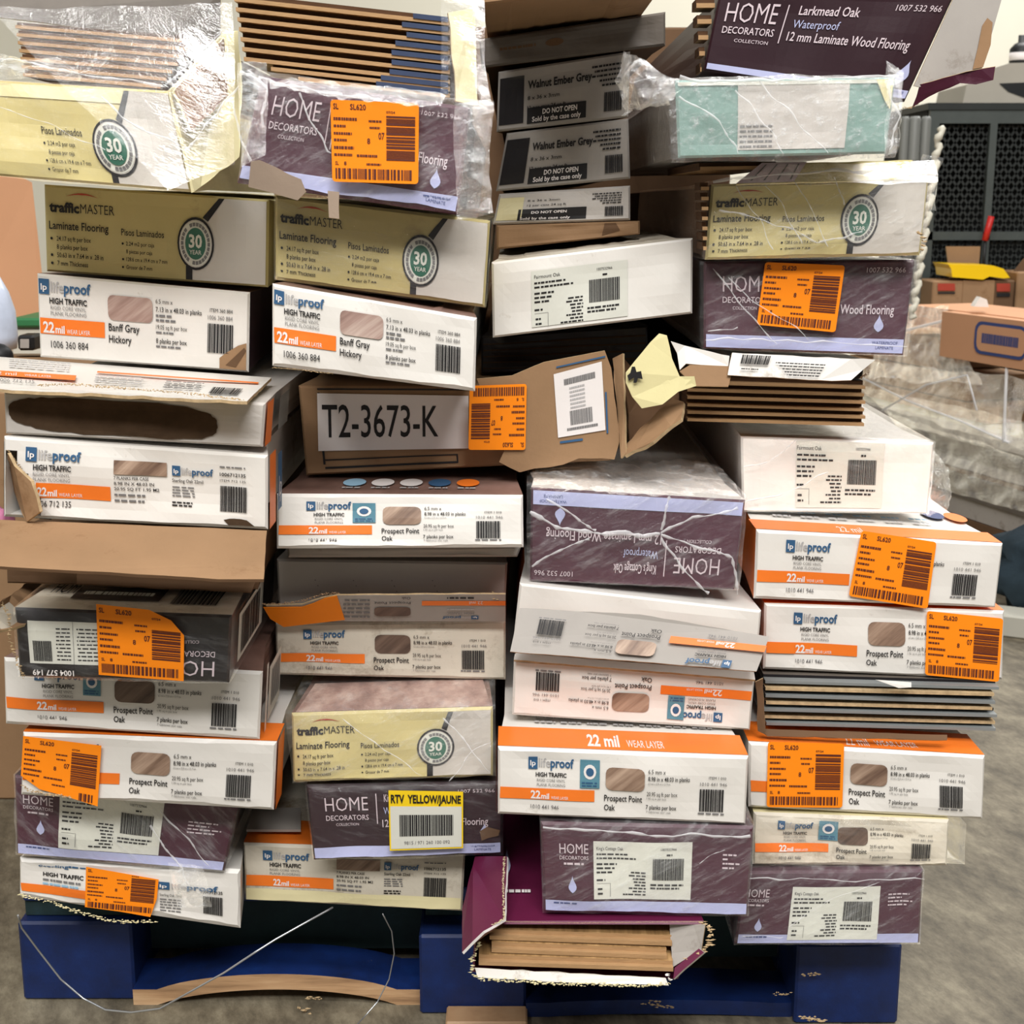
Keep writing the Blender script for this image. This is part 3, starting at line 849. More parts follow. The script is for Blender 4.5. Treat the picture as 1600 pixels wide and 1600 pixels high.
# ================================================================== first column from the left
A1 = Carton([30, 1341, 375, 1360, 375, 1452, 30, 1402], -.059, 'soiled white carton at the bottom left with a torn lower edge and orange sticker', rag=3, sx=.012, front='white_card')
def a1(a):
    a.text('Sterling', .08, .13, .14, .09, 'blue_ink', 2, .02); a.lines(.22, .06, .38, .05, 'blue_ink')
    a.text('HIGH TRAFFIC', .1, .37, .19, .1, 'black_ink', 2, .03); a.lines(.1, .44, .28, .05, 'grey_ink'); a.lines(.1, .54, .27, .05, 'sky_ink')
    a.rect(0, .62, .38, .84, 'orange_ink', 1)
    logo(a, .63, .25, .28, .16); a.text('Sterling Oak 22mil', .64, .56, .1, .06, 'black_ink', 2)
    for i in range(5): a.lines(.64, .62 + .06 * i, .74, .025, 'grey_ink')
    a.text('1006712135', .83, .42, .1, .06, 'black_ink', 2, .02); a.bars(.84, .48, .93, .84, 'black_ink', 2)
put(A1, a1, False, [136, 1352, 250, 1362, 244, 1428, 134, 1416], dict(outline=[(0, 0), (1, .15), (1, .6), (.93, 1.05), (.5, 1), (0, .98)], seed=9))
rag_strip('torn_edge', [(30, 1398, -.066), (75, 1408, -.066), (120, 1424, -.066), (180, 1440, -.066), (245, 1440, -.066)], .004, 'cream_card', A1.o, 3)

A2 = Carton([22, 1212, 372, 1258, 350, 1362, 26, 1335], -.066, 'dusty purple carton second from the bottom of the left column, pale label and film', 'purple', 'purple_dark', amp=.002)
put(A2, decor_small, lu0=.20, lu1=.68, lv0=.05, lv1=.86, hx=.03, dx=.09, dv=.52, ln=.8)
wrap(A2, 'film_left', .003, seed=2, folds=[([(240, 1285), (262, 1320), (290, 1352), (300, 1380)], .0016), ([(255, 1262), (300, 1305), (330, 1345)], .0012)])
patch('film_tail', [(262, 1345, -.075), (318, 1350, -.075), (330, 1420, -.075), (283, 1420, -.075)], 'film_heavy', A2.o, .008, 14, 14, 5, 30, .008, 'bunched end of clear film')

A3 = Carton([35, 1145, 432, 1160, 427, 1267, 32, 1243], -.112, 'white carton in the left column with an orange sticker at its left end', rag=2)
put(A3, prospect, False, [38, 1148, 160, 1163, 154, 1258, 33, 1234], dict(outline=[(0, 0), (1, 0), (1, 1), (.55, .93), (.25, .9), (0, .72)], seed=5), title=('Prospect Point', 'Oak'))
A3.top_band(0, .05, 'orange_ink').build('orange_band', A3.o)
A3.side_band(0, .04, 'orange_ink').build('orange_band', A3.o)
rag_strip('torn_edge', [(33, 1226, -.118), (50, 1236, -.118), (75, 1241, -.118), (110, 1246, -.118)], .0035, 'kraft_rough', A3.o, 8)

A4 = Carton([5, 1028, 410, 1050, 405, 1157, 8, 1132], -.111, 'white carton half hidden under the upside-down black carton', rag=1.5, side='wood_side', top='wood_side', sx=.014)
put(A4, prospect, sl=(.305, .1, .375, .48), swatch='wood_swatch_dark')
a = A4.side_band(.02, .03, 'white_card', k=0); A4.side_band(.035, .11, 'label_paper', k=1, v0=.1, v1=.9, art=a)
for i in range(8): A4.side_band(.05 + .007 * i, .053 + .007 * i, 'grey_ink', k=2, v0=.2, v1=.75, art=a)
a.build('side_label', A4.o)

A5 = Carton([22, 950, 362, 962, 357, 1068, 30, 1058], -.167, 'near-black carton lying upside down in the left column, large orange sticker', 'near_black', 'near_black', 'worn_white_card', amp=.0015)
def a5(a):
    ink = 'pink_white_ink'
    a.text('HOME', .06, .31, .3, .25, ink, 2, -.006); a.text('DECORATORS', .06, .46, .24, .09, ink, 2); a.text('COLLECTION', .14, .62, .14, .05, ink, 2)
    a.text('1004 577 149', .74, .1, .2, .09, 'white_ink', 2, .02)
    a.rect(.55, .2, .95, .86, 'label_paper', 1); a.rect(.735, .2, .737, .86, 'grey_ink', 2, 1)
    a.bars(.84, .24, .93, .56, 'black_ink', 2)
    for i in range(9): a.lines(.75, .26 + .06 * i, .82, .02, 'black_ink'); a.lines(.58, .26 + .06 * i, .72, .02, 'black_ink')
put(A5, a5, True, [154, 940, 291, 955, 290, 1060, 158, 1050], dict(outline=[(0, 0), (.6, 0), (.85, .12), (1, .32), (1, 1), (0, 1)], seed=7), h0=.006)
A5.side_band(.03, .17, 'label_paper', k=1, v0=.12, v1=.85).build('side_label', A5.o)
b = Art(lambda u, v, h: A5.Rt(.03 + .14 * u, .12 + .73 * v, h)); b.bars(.1, .1, .85, .9, 'black_ink', 2); b.build('side_barcode', A5.o)
b = Art(lambda u, v, h: A5.T(u, .14 * (1 - v), h)); b.bars(.68, .3, .9, .8, 'black_ink', 2); b.text('HOME', .08, .62, .14, .3, 'near_black', 2)
b.rect(.2, .35, .62, .75, 'near_black', 1); b.lines(.24, .55, .58, .08, 'label_paper'); b.build('top_print', A5.o)
wrap(A5, 'film_soft', .0022, seed=9, L=.25)
sheet('side_flap', [(70, 892, -.0), (100, 905, -.02), (40, 975, -.17), (0, 985, -.19), (-14, 950, -.19)], ['kraft', 'worn_white_card', 'kraft_rough'], A5.o, .003, .0012, 3, 'open kraft flap with torn edge')
rag_strip('torn_edge', [(4, 942, -.19), (14, 962, -.19), (16, 1000, -.185), (25, 1030, -.18), (38, 1058, -.175)], .0035, 'kraft_rough', A5.o, 12)

A6 = Carton([8, 838, 412, 845, 402, 922, 10, 912], -.10, 'open kraft box whose long flap hangs forward under a white front, left column', 'kraft_dark', 'kraft_dark', amp=.002)
sheet('long_flap', [(-20, 812, -.165), (160, 818, -.165), (417, 829, -.165), (412, 905, -.25), (340, 905, -.25), (150, 893, -.25), (-20, 884, -.25)], ['kraft', 'kraft', 'kraft_dark'], A6.o, .003, .0004, 2, 'brown inner side of a folded-down flap')
sheet('inner_flap', [(120, 886, -.12), (402, 903, -.12), (392, 925, -.13), (120, 912, -.13)], 'kraft_dark', A6.o, .003, .0005, 5)
boxm('corner_piece', tuple(W(-12, 880, -.26)), tuple(W(20, 815, -.2)), 'cream_card', A6.o) if 0 else None

def cut7(u, v): return u < .14 * (v - .12) / .88 + .02 and v > .14
A7 = Carton([5, 682, 418, 712, 418, 828, 5, 808], -.16, 'white carton with a torn open lower left corner and two printed logos', amp=.002, cut=cut7, rag=1, sx=.018)
put(A7, sterling, cutleft=True)
A7.side_band(0, .035, 'orange_ink').build('orange_band', A7.o)
b = Art(lambda u, v, h: A7.Rt(.04 + .04 * u, v, h)); b.rect(.2, .1, .8, .9, 'blue_ink', 1, 1); b.text('lp', .3, .7, .4, .3, 'white_ink', 2); b.build('side_mark', A7.o)
sheet('torn_flap', [(12, 708, -.168), (22, 728, -.172), (48, 752, -.176), (62, 800, -.178), (42, 815, -.17), (30, 790, -.15), (14, 745, -.13)], ['kraft', 'kraft', 'kraft_rough'], A7.o, .003, .0016, 6, 'torn strip of kraft liner')
sheet('inner_shade', [(6, 690, -.12), (70, 700, -.12), (80, 812, -.12), (6, 805, -.12)], 'dark_inside', A7.o, .002)  # dark sheet standing in for the shade inside the torn corner
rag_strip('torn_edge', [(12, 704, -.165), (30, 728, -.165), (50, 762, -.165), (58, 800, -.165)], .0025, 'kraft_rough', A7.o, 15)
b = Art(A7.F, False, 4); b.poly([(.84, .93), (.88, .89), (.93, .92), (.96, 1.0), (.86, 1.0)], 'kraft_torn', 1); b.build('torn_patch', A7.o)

A8 = Carton([5, 612, 415, 630, 410, 699, 8, 678], -.155, 'white carton with a long dark oval tear and its printed top flap lifted', 'pale_grey_card', amp=.002)
b = Art(A8.F, False, 5); R = random.Random(2)
P = []
for i in range(60):
    t = 2 * math.pi * i / 60; c_, s_ = math.cos(t), math.sin(t)
    P.append((.42 + .41 * math.copysign(abs(c_) ** .55, c_) + R.uniform(-.002, .002), .50 + .08 * c_ + .46 * math.copysign(abs(s_) ** .7, s_) + R.uniform(-.02, .02)))
b.poly(P, 'kraft_torn', 2); b.build('torn_patch', A8.o)['label'] = 'dark brown torn cardboard surface'
A8.side_band(0, .035, 'orange_ink').build('orange_band', A8.o)
b = Art(lambda u, v, h: A8.Rt(.045 + .12 * u, v, h)); b.rect(.25, .1, .75, .9, 'slate_grey', 1, 1); b.build('side_mark', A8.o)
fo, ff = sheet('top_flap', [(-20, 556, -.0), (424, 590, -.02), (386, 627, -.2), (-20, 607, -.18)], ['white_card', 'cream_card', 'kraft_rough'], A8.o, .003, [0, .0004, .0008, 0], 3, 'printed white top flap')
b = Art(ff, False, 7); b.rect(.0, .5, .33, .66, 'orange_ink', 1, 1); b.text('22 mil', .02, .64, .09, .1, 'white_ink', 2); b.text('WEAR LAYER', .14, .64, .1, .07, 'white_ink', 2)
b.text('1006 712 135', .04, .84, .14, .1, 'grey_ink', 2)
b.rect(.4, .3, .98, .36, 'orange_ink', 1, 1)
for i in range(4): b.lines(.08, .12 + .07 * i, .3, .03, 'light_ink'); b.lines(.4, .44 + .07 * i, .58, .03, 'light_ink'); b.lines(.66, .5 + .07 * i, .8, .03, 'grey_ink')
b.bars(.84, .62, .95, .86, 'black_ink', 2); b.build('flap_print', fo)
rag_strip('torn_edge', [(60, 602, -.178), (110, 600, -.18), (200, 607, -.185), (290, 614, -.19), (380, 625, -.195)], .0025, 'kraft_rough', A8.o, 3)

A9 = Carton([57, 427, 390, 457, 388, 582, 62, 558], -.01, 'white carton with a grey-brown wood picture and torn lower right corner', side='purple_dark', top='wood_side', amp=.001)
put(A9, banff)
b = Art(A9.F, False, 3); b.poly([(.9, .79), (.96, .68), (1, .64), (1, 1), (.87, 1), (.87, .86)], 'kraft', 2); b.poly([(.9, .95), (.99, .7), (1, .74), (.95, .97)], 'kraft_dark', 3); b.build('torn_corner', A9.o)
A10 = Carton([68, 288, 420, 312, 418, 449, 72, 424], 0.0, 'beige and grey carton with a round green badge, left column, not wrapped', 'beige_print', 'beige_bright', amp=.001)
put(A10, traffic)
A11 = Carton([-60, 122, 265, 142, 300, 300, -35, 272], -.13, 'beige carton at the top left, wrapped in loose film, planks above it', 'beige_print', 'cream_card', 'kraft_dark', amp=.0025)
put(A11, traffic, beige='beige_bright', left=False, cu=.685, cv=.62, ru=.105, rv=.31)
b = Art(A11.F, False, 8); b.rect(0, 0, .78, .14, 'cream_card', 2); b.build('folded_edge', A11.o)
wrap(A11, 'film_soft', .003, seed=4, L=.5, folds=[([(160, 152), (200, 185), (250, 215), (300, 228), (330, 190), (375, 135)], .0014), ([(262, 135), (300, 100), (350, 55)], .002), ([(0, 165), (90, 200), (170, 235)], .0008), ([(0, 95), (60, 100), (130, 115), (262, 137)], .0018)])
sheet('side_flap', [(266, 140, -.135), (352, 48, .02), (372, 48, .03), (378, 120, .0), (374, 245, -.06), (303, 300, -.135)], ['cream_card', 'kraft', 'cream_card'], A11.o, .003, .001, 4, 'opened cream side flap')
sheet('inner_fold', [(272, 142, -.145), (350, 58, .0), (356, 150, -.03), (300, 205, -.14)], ['kraft', 'kraft', 'cream_card'], A11.o, .002, .001, 5, 'kraft side of the open flap')
patch('film_sheet', [(-20, 15, -.16), (362, 5, -.08), (368, 255, -.14), (262, 300, -.2)], 'film_soft', A11.o, .004, 40, 30, 3, 11, .015, 'loose clear stretch film')
patch('film_sheet', [(-20, 88, -.175), (90, 92, -.175), (140, 128, -.17), (-20, 122, -.17)], 'film_heavy', A11.o, .006, 30, 10, 8, 40, 0, 'crumpled clear stretch film')
G1 = 'bare planks in the film at the top left'
for i in range(7):
    yl = 44 + 12.5 * i; xr = 305 - 9 * i
    plank(24 + 2 * i, yl, xr, yl + (xr - 24) * .085, .0062, -.02 - .012 * i, ('plank_light', 'plank_dark', 'plank_dark', 'oak_face'),
          'bare brown plank, %s in the pile above the wrapped beige carton at the top left' % ('topmost', 'second from top', 'third from top', 'fourth from top', 'third from bottom', 'second from bottom', 'lowest')[i], G1, .8, .5, .006)
sheet('backing_flap', [(-30, -8, .04), (345, -8, .04), (345, 75, .04), (250, 60, .03), (60, 34, .03), (-30, 24, .03)], ['bag_grey', 'kraft_dark', 'cream_card'], A11.o, .003, 0, 2, 'grey-brown raised flap')

# ================================================================== second column
B1 = Carton([380, 1318, 727, 1330, 722, 1425, 383, 1407], -.021, 'soiled yellowed white carton directly on the pallet, orange edge above its logo', 'worn_white_card', rag=1.5)
put(B1, sterling); B1.top_band(0, .06, 'orange_ink', 0, 1).build('orange_band', B1.o)
b = Art(B1.F, False, 6); b.rect(0, .78, 1, 1, 'cream_card', 3)
b.poly([(.49, -.02), (.61, -.02), (.6, .08), (.585, .13), (.52, .13), (.5, .05)], 'kraft_dark', 4); b.poly([(.5, -.02), (.6, -.02), (.585, .07), (.515, .07)], 'white_card', 5); b.build('scuffed_edge', B1.o)
sheet('white_liner', [(395, 1262, .06), (470, 1262, .06), (470, 1296, -.0), (385, 1296, -.0)], 'grey_card', B1.o, .003)
B2 = Carton([478, 1227, 785, 1222, 785, 1335, 490, 1345], -.059, 'dark purple carton with a yellow-topped barcode label on its front', 'purple_dark', 'purple_dark', amp=.0015, rag=1)
put(B2, decor, name="King's Cottage Oak", drp=(.89, .55))
f = B2.pxF([608, 1230, 724, 1232, 724, 1320, 610, 1324], .006); b = Art(f, False, 2)
b.rect(0, 0, 1, 1, 'yellow_label', 0); b.rect(.02, .26, .98, .97, 'label_paper', 1, 1)
b.text('RTV  YELLOW/JAUNE', .03, .2, .94, .14, 'black_ink', 2, .03); b.bars(.14, .4, .87, .76, 'black_ink', 2, n=40); b.text('9815 / 971 260 100 092', .2, .9, .62, .06, 'grey_ink', 2)
b.build('return_label', B2.o)['label'] = 'white barcode label with yellow header'
wrap(B2, 'film_soft', .002, seed=12, L=.5)
b = Art(B2.F, False, 2); b.poly([(.89, .66), (.93, .6), (1, .66), (.99, .74), (.94, .76), (.9, .8)], 'kraft_dark', 3); b.build('torn_patch', B2.o)
B3 = Carton([455, 1115, 770, 1105, 770, 1213, 458, 1223], -.065, 'beige badge carton wrapped in film, wood-toned top showing, second column', 'beige_bright', 'beige_print', 'wood_side', amp=.002, rag=1)
put(B3, traffic, beige='beige_bright', cu=.72, cv=.55, ru=.095, rv=.28)
wrap(B3, 'film', .003, seed=5, quad=[446, 1112, 772, 1103, 773, 1212, 458, 1222], folds=[([(540, 1120), (600, 1165), (660, 1205)], .001), ([(690, 1115), (730, 1160), (765, 1200)], .0014), ([(700, 1215), (740, 1170), (770, 1150)], .001)])
b = Art(lambda u, v, h: B3.T(u, .1 * (1 - v), h)); b.poly([(.02, 1), (.06, .1), (.94, .1), (.99, 1)], 'wood_swatch_grey', 1); b.build('top_print', B3.o)
B4 = Carton([430, 974, 790, 970, 790, 1063, 432, 1055], .018, 'white carton under the pinched flap with the curled orange sticker', 'worn_white_card', rag=1)
put(B4, prospect, swatch='wood_swatch_dark')
B4.side_band(0, .035, 'orange_ink').build('orange_band', B4.o)
B5 = Carton([432, 874, 793, 880, 788, 966, 436, 968], .012, 'open white carton with an upside-down printed flap, second column', 'pale_grey_card', amp=.001)
def ffu(u, v, h): return W(437 + 353 * u, 971 - 40 * v, .004 - .026 * v) + Vector((0, -1, .3)).normalized() * (h + .0012)
fo, ff = sheet('front_flap', [ffu(-.06, .62, 0), ffu(.1, .66, 0), ffu(.14, .78, 0), ffu(.2, .94, 0), ffu(.26, 1.02, 0), ffu(.6, 1.05, 0), ffu(1, 1.06, 0), ffu(1, 0, 0), ffu(0, 0, 0)], ['grey_card', 'kraft', 'kraft_rough'], B5.o, .002, [.0004, .0008, .0004, .0008, .0004, .0004, 0, 0, 0], 3, 'upside-down printed flap')
b = Art(lambda u, v, h: ffu(1 - u, v, h), False, 4); b.rect(0, .62, .37, .8, 'orange_ink', 1, 1); b.text('22 mil', .1, .78, .06, .12, 'white_ink', 2)
logo(b, .12, .08, .16, .14); b.text('HIGH TRAFFIC', .14, .36, .12, .1, 'grey_ink', 2); b.lines(.14, .44, .26, .06, 'light_ink'); b.lines(.14, .88, .26, .06, 'black_ink')
b.rrect(.42, .2, .58, .56, 'wood_swatch_dark', 2); b.text('Prospect Point', .42, .76, .16, .1, 'black_ink', 2); b.text('Oak', .42, .95, .04, .1, 'black_ink', 2)
for i in range(5): b.lines(.6, .15 + .16 * i, .72, .06, 'grey_ink')
b.build('flap_print', fo)
so, sf = sheet('price_sticker', [ffu(a_, b_, .0022) for a_, b_ in ((-.07, .55), (.1, .56), (.15, .7), (.2, .9), (.255, 1.0), (.29, .06), (.02, -.22), (-.04, .1))], 'orange_sticker', fo, .0006, 0, 3, 'curled orange barcode sticker')
b = Art(lambda u, v, h: ffu(-.04 + .32 * u, .95 - .95 * v, .0024 + h)); b.lines(.08, .55, .5, .07, 'dark_orange_print', 1); b.lines(.12, .68, .45, .07, 'dark_orange_print', 1); b.lines(.6, .3, .9, .06, 'dark_orange_print', 1); b.text('SL620', .55, .95, .2, .17, 'dark_orange_print', 1, .02); b.text('SL', .85, .95, .07, .17, 'dark_orange_print', 1, .02); b.build('sticker_print', so)
B5.side_band(0, .035, 'orange_ink').build('orange_band', B5.o)
rag_strip('torn_edge', [(410, 944, -.045), (440, 943, -.045), (475, 938, -.045), (505, 928, -.045), (530, 926, -.04)], .0025, 'kraft', B5.o, 5)
rag_strip('torn_edge', [(768, 925, -.02), (775, 938, -.02)], .004, 'kraft_rough', B5.o, 6)
b = Art(B5.F, False, 4)
for u0 in (.33, .5, .68, .16):
    for i in range(4): b.ell(u0 + .011 * i, .32 + .1 * i, .0025, .012, 'grey_ink', 1, 6)
b.build('perforation_marks', B5.o)
B5b = Carton([448, 853, 815, 854, 808, 871, 450, 872], -.03, 'thin grey flattened carton under the bright glossy white carton', 'grey_card', amp=.0008, rag=1)
B6 = Carton([432, 772, 817, 774, 818, 856, 432, 858], -.075, 'bright glossy white carton below the large brown numbered box', top='wood_side', lean=14, rag=1.5)
MATS['gloss'] = MATS['white_card']
put(B6, prospect, sl=(.305, .13, .4, .52))
b = Art(lambda u, v, h: B6.T(u, .1 * (1 - v), h))
for i, m in enumerate(('sky_ink', 'white_ink', 'white_ink', 'blue_ink', 'orange_ink')): b.ell(.29 + .12 * i, .40, .048, .2, m, 1); b.lines(.25 + .12 * i, .66, .33 + .12 * i, .06, 'light_ink')
b.build('top_print', B6.o)
B7 = Carton([466, 603, 945, 606, 955, 720, 478, 743], .025, 'brown corrugated box with T2-3673-K in large black figures', 'kraft', amp=.001)
b = Art(B7.pxF([498, 588, 738, 612, 738, 702, 498, 712], .0012), False, 3)
b = Art(lambda u, v, h: B7.pxF([496, 614, 732, 618, 732, 700, 498, 704], .0012)(u, v, h), False, 3)
b.rect(0, 0, 1, 1, 'white_ink', 0, 4); b.text('T2-3673-K', .03, .76, .77, .6, 'black_ink', 1, .005, 3); b.build('address_label', B7.o)['label'] = 'white label with black number'
b = Art(B7.F, False, 3)
for r in ((.055, .0, .6, .02), (.055, .05, .062, .9), (.06, .93, .5, .955), (.497, .84, .502, .95), (.06, .84, .5, .855)): b.rect(*r, 'black_ink', 1, 1)
b.build('printed_frame', B7.o)
sheet('torn_flap', [(745, 592, -.0), (800, 587, -.0), (850, 566, -.0), (945, 548, -.0), (955, 575, -.0), (960, 620, -.0), (968, 690, -.0), (960, 718, -.0), (905, 716, -.0), (880, 726, -.0), (835, 732, -.0), (812, 738, -.0), (780, 722, -.0), (790, 700, -.0)],
      ['kraft', 'kraft_dark', 'kraft_rough'], B7.o, .003, [0, .0004, 0, .001, .0006, .0008, .0008, .001, .001, .001, .001, .001, .001, 0], 5, 'torn corrugated end flap')
def ng(q, Y=-.0): 
    P = [W(q[i], q[i + 1], Y) for i in (0, 2, 4, 6)]
    return lambda u, v, h: P[0].lerp(P[1], u).lerp(P[3].lerp(P[2], u), v) + Vector((0, -1, .2)).normalized() * (h + .001)
sticker(ng([734, 603, 823, 600, 821, 703, 732, 703], -.002), B7.o, True, None, 'orange sticker turned upside down', 6)
b = Art(ng([865, 585, 940, 565, 946, 672, 872, 684]), False, 9); b.rect(0, 0, 1, 1, 'white_ink', 0, 1)
b.text('Daltile', .2, .22, .6, .1, 'grey_ink', 1) if 0 else b.lines(.2, .12, .85, .09, 'grey_ink', 1)
for i in range(6): b.lines(.3, .26 + .06 * i, .62, .03, 'light_ink', 1)
b.bars(.28, .62, .75, .84, 'grey_ink', 1, n=24); b.lines(.2, .88, .85, .04, 'grey_ink', 1); b.build('shipping_label', B7.o)['label'] = 'small white shipping label'
b = Art(ng([860, 575, 950, 555, 955, 680, 866, 692], -.0), False, 9)
for r in ((.1, .0, .95, .02), (.92, .45, .95, .97), (.1, .99, .5, 1.02)): b.rect(*r, 'blue_ink', 0, 1)
b.build('printed_frame', B7.o)
sheet('side_flap', [(957, 560, .03), (973, 552, .02), (978, 708, -.01), (970, 716, -.01)], ['kraft', 'kraft_dark', 'kraft_rough'], B7.o, .003, .0008, 7)
sheet('bottom_flap', [(976, 712, -.01), (972, 700, .0), (1030, 640, .0), (1052, 622, .01), (1068, 628, -.0), (1064, 655, -.03), (1020, 690, -.03)], ['kraft', 'kraft_dark', 'kraft_rough'], B7.o, .004, .0012, 8, 'crumpled kraft flap')
sheet('inner_flap', [(975, 560, .06), (1010, 600, .08), (1060, 600, .08), (1060, 640, .08), (985, 700, .06)], 'kraft_dark', B7.o, .003, .001, 9)

B8 = Carton([425, 443, 745, 497, 742, 612, 425, 572], -.125, 'white carton tilted down to the right above the numbered brown box', 'white_card', 'white_card', 'wood_side', rag=1.5)
put(B8, banff)
rag_strip('torn_edge', [(425, 574, -.13), (470, 578, -.13), (520, 584, -.13)], .0016, 'kraft_rough', B8.o, 2)
B9 = Carton([430, 305, 766, 345, 757, 480, 430, 437], -.075, 'beige badge carton under the torn purple carton, second column', 'beige_print', 'cream_card', amp=.001, rag=1)
put(B9, traffic, cu=.69, cv=.56, ru=.088)
wrap(B9, 'film_soft', .0015, seed=7, L=.3)
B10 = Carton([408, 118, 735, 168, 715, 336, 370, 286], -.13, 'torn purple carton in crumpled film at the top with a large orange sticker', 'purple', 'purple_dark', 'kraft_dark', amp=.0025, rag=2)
put(B10, decor, False, [519, 157, 656, 163, 655, 288, 522, 284], dict(seed=11), h0=.0095, drp=(.865, .6))
sheet('torn_flap', [(392, 252, -.142), (405, 250, -.142), (432, 262, -.142), (470, 280, -.142), (478, 300, -.142), (465, 313, -.142), (420, 300, -.142), (388, 292, -.142)], ['kraft_grey', 'kraft', 'kraft_rough'], B10.o, .002, .0014, 3, 'torn patch of bare cardboard')
sheet('torn_tab', [(512, 298, -.14), (530, 300, -.14), (530, 342, -.145), (514, 340, -.145)], ['kraft_grey', 'kraft', 'kraft_rough'], B10.o, .002, .0008, 3)
wrap(B10, 'film', .004, quad=[400, 110, 770, 162, 744, 338, 372, 285], seed=3, folds=[([(470, 150), (490, 190), (520, 240)], .0012), ([(380, 110), (420, 140), (415, 200)], .002), ([(405, 125), (470, 140), (560, 150), (620, 165)], .003), ([(395, 250), (380, 220), (370, 170)], .0016)], L=.6)
patch('film_tail', [(372, 100, -.16), (420, 100, -.16), (415, 245, -.17), (375, 262, -.17)], 'film_heavy', B10.o, .006, 16, 30, 6, 26, .008, 'bunched clear film')
patch('film_tail', [(715, 165, -.15), (772, 158, -.14), (768, 330, -.14), (712, 345, -.15)], 'film_heavy', B10.o, .006, 16, 30, 9, 22, .012, 'bunched clear film')
patch('film_tail', [(420, 118, -.15), (700, 148, -.15), (690, 172, -.165), (420, 140, -.165)], 'film_heavy', B10.o, .005, 46, 8, 4, 40, .0, 'bunched clear film')
G2 = 'dark plank stack with cream edge strip'
nth = ('topmost', 'second from top', 'third from top', 'fourth from top', 'middle', 'fourth from bottom', 'third from bottom', 'second from bottom', 'lowest')
for i in range(9):
    x0 = 366 + 2.5 * i; y0 = 2 + 15.5 * i; R = random.Random(i); xm = 640 - 6 * i + R.uniform(-8, 8)
    if i > 6: x0 += 40 * (i - 6)
    sl = .112
    yy = lambda x: y0 + (x - x0) * sl
    if yy(x0) > 128: x0 += 60
    o = plank(x0, yy(x0), 703, yy(703), .0088, -.06, ('plank_light', 'plank_dark', 'dark_inside', 'oak_face'),
          'brown plank end, %s in the slanting stack beside the cream strip' % nth[i], G2, .8, .42, .012)
    u = W(xm, yy(xm) - 5, -.0612); v = W(700, yy(700) - 5, -.0612)
    bm_ = [u, v, v + Vector((0, 0, .0045)), u + Vector((0, 0, .0045))]
    mesh_obj('underlay', [p_ + Vector((0, d_, 0)) for d_ in (0, .011) for p_ in bm_], [[0, 1, 2, 3], [7, 6, 5, 4], [0, 4, 5, 1], [3, 2, 6, 7], [1, 5, 6, 2], [0, 3, 7, 4]], ['underlay_blue'], None, o)
sheet('edge_strip', [(700, 20, -.075), (742, 12, -.07), (746, 165, -.075), (712, 158, -.08), (706, 90, -.08)], ['cream_card', 'kraft', 'kraft_rough'], B10.o, .004, [0, 0, .001, .002, .002], 4, 'cream folded cardboard edge')
patch('film_sheet', [(690, 0, -.1), (760, -5, -.08), (765, 165, -.12), (690, 158, -.12)], 'film_soft', B10.o, .006, 14, 26, 2, 16, .006, 'clear stretch film')

# ================================================================== third column
C1 = Carton([742, 1441, 1100, 1441, 1060, 1532, 738, 1521], -.161, 'crushed maroon box at the bottom, torn open with bare planks inside', 'maroon', 'maroon', 'maroon', amp=.001, cut=lambda u, v: True, L=1.1)
b = Art(lambda u, v, h: C1.T(u, .22 * (1 - v), h), False, 3); drop(b, .12, .25, .035, .3); b.lines(.08, .7, .25, .03, 'white_ink'); b.build('top_print', C1.o)
sheet('side_flap', [(742, 1338, -.05), (792, 1338, -.09), (788, 1436, -.17), (755, 1455, -.2), (722, 1488, -.2), (722, 1420, -.12)], ['maroon', 'maroon', 'white_ink'], C1.o, .003, .0004, 5, 'maroon side flap folded up')
b = Art(lambda u, v, h: W(728 + 22 * v, 1450 - 90 * u, -.17) + Vector((0, -1, 0)) * (h + .012), False, 3); b.text('Laminate', .0, .75, .8, .3, 'white_ink', 2) if 0 else None
rag_strip('torn_edge', [(788, 1340, -.1), (786, 1390, -.14), (788, 1436, -.175), (770, 1445, -.185)], .0022, 'cream_card', C1.o, 5)
rag_strip('torn_edge', [(790, 1440, -.172), (900, 1442, -.172), (1000, 1441, -.172), (1105, 1440, -.172)], .0011, 'kraft_rough', C1.o, 6)
rag_strip('torn_edge', [(740, 1470, -.185), (750, 1475, -.185), (738, 1495, -.185), (737, 1520, -.185), (752, 1530, -.185), (800, 1532, -.185), (870, 1537, -.185), (940, 1538, -.185), (1010, 1541, -.185), (1045, 1536, -.185)], .0045, 'cream_card', C1.o, 7)
rag_strip('torn_edge', [(1095, 1440, -.185), (1112, 1452, -.185), (1110, 1475, -.185), (1095, 1490, -.185), (1070, 1500, -.185)], .0065, 'kraft_rough', C1.o, 8)
rag_strip('torn_edge', [(1040, 1520, -.19), (1048, 1532, -.19)], .006, 'white_card', C1.o, 9)
sheet('corner_flap', [(1054, 1512, -.185), (1092, 1482, -.185), (1100, 1488, -.19), (1052, 1530, -.19)], ['maroon', 'kraft', 'white_card'], C1.o, .004, .0008, 9)
sheet('white_liner', [(742, 1512, -.178), (1040, 1528, -.178), (1045, 1540, -.182), (870, 1535, -.182), (746, 1527, -.182)], ['white_card', 'kraft', 'cream_card'], C1.o, .003, .0008, 9)
sheet('grey_liner', [(1046, 1444, -.15), (1102, 1444, -.165), (1096, 1484, -.17), (1050, 1512, -.17)], ['grey_card', 'kraft', 'kraft_rough'], C1.o, .003, .0006, 4)
G3 = 'planks inside the crushed maroon box'
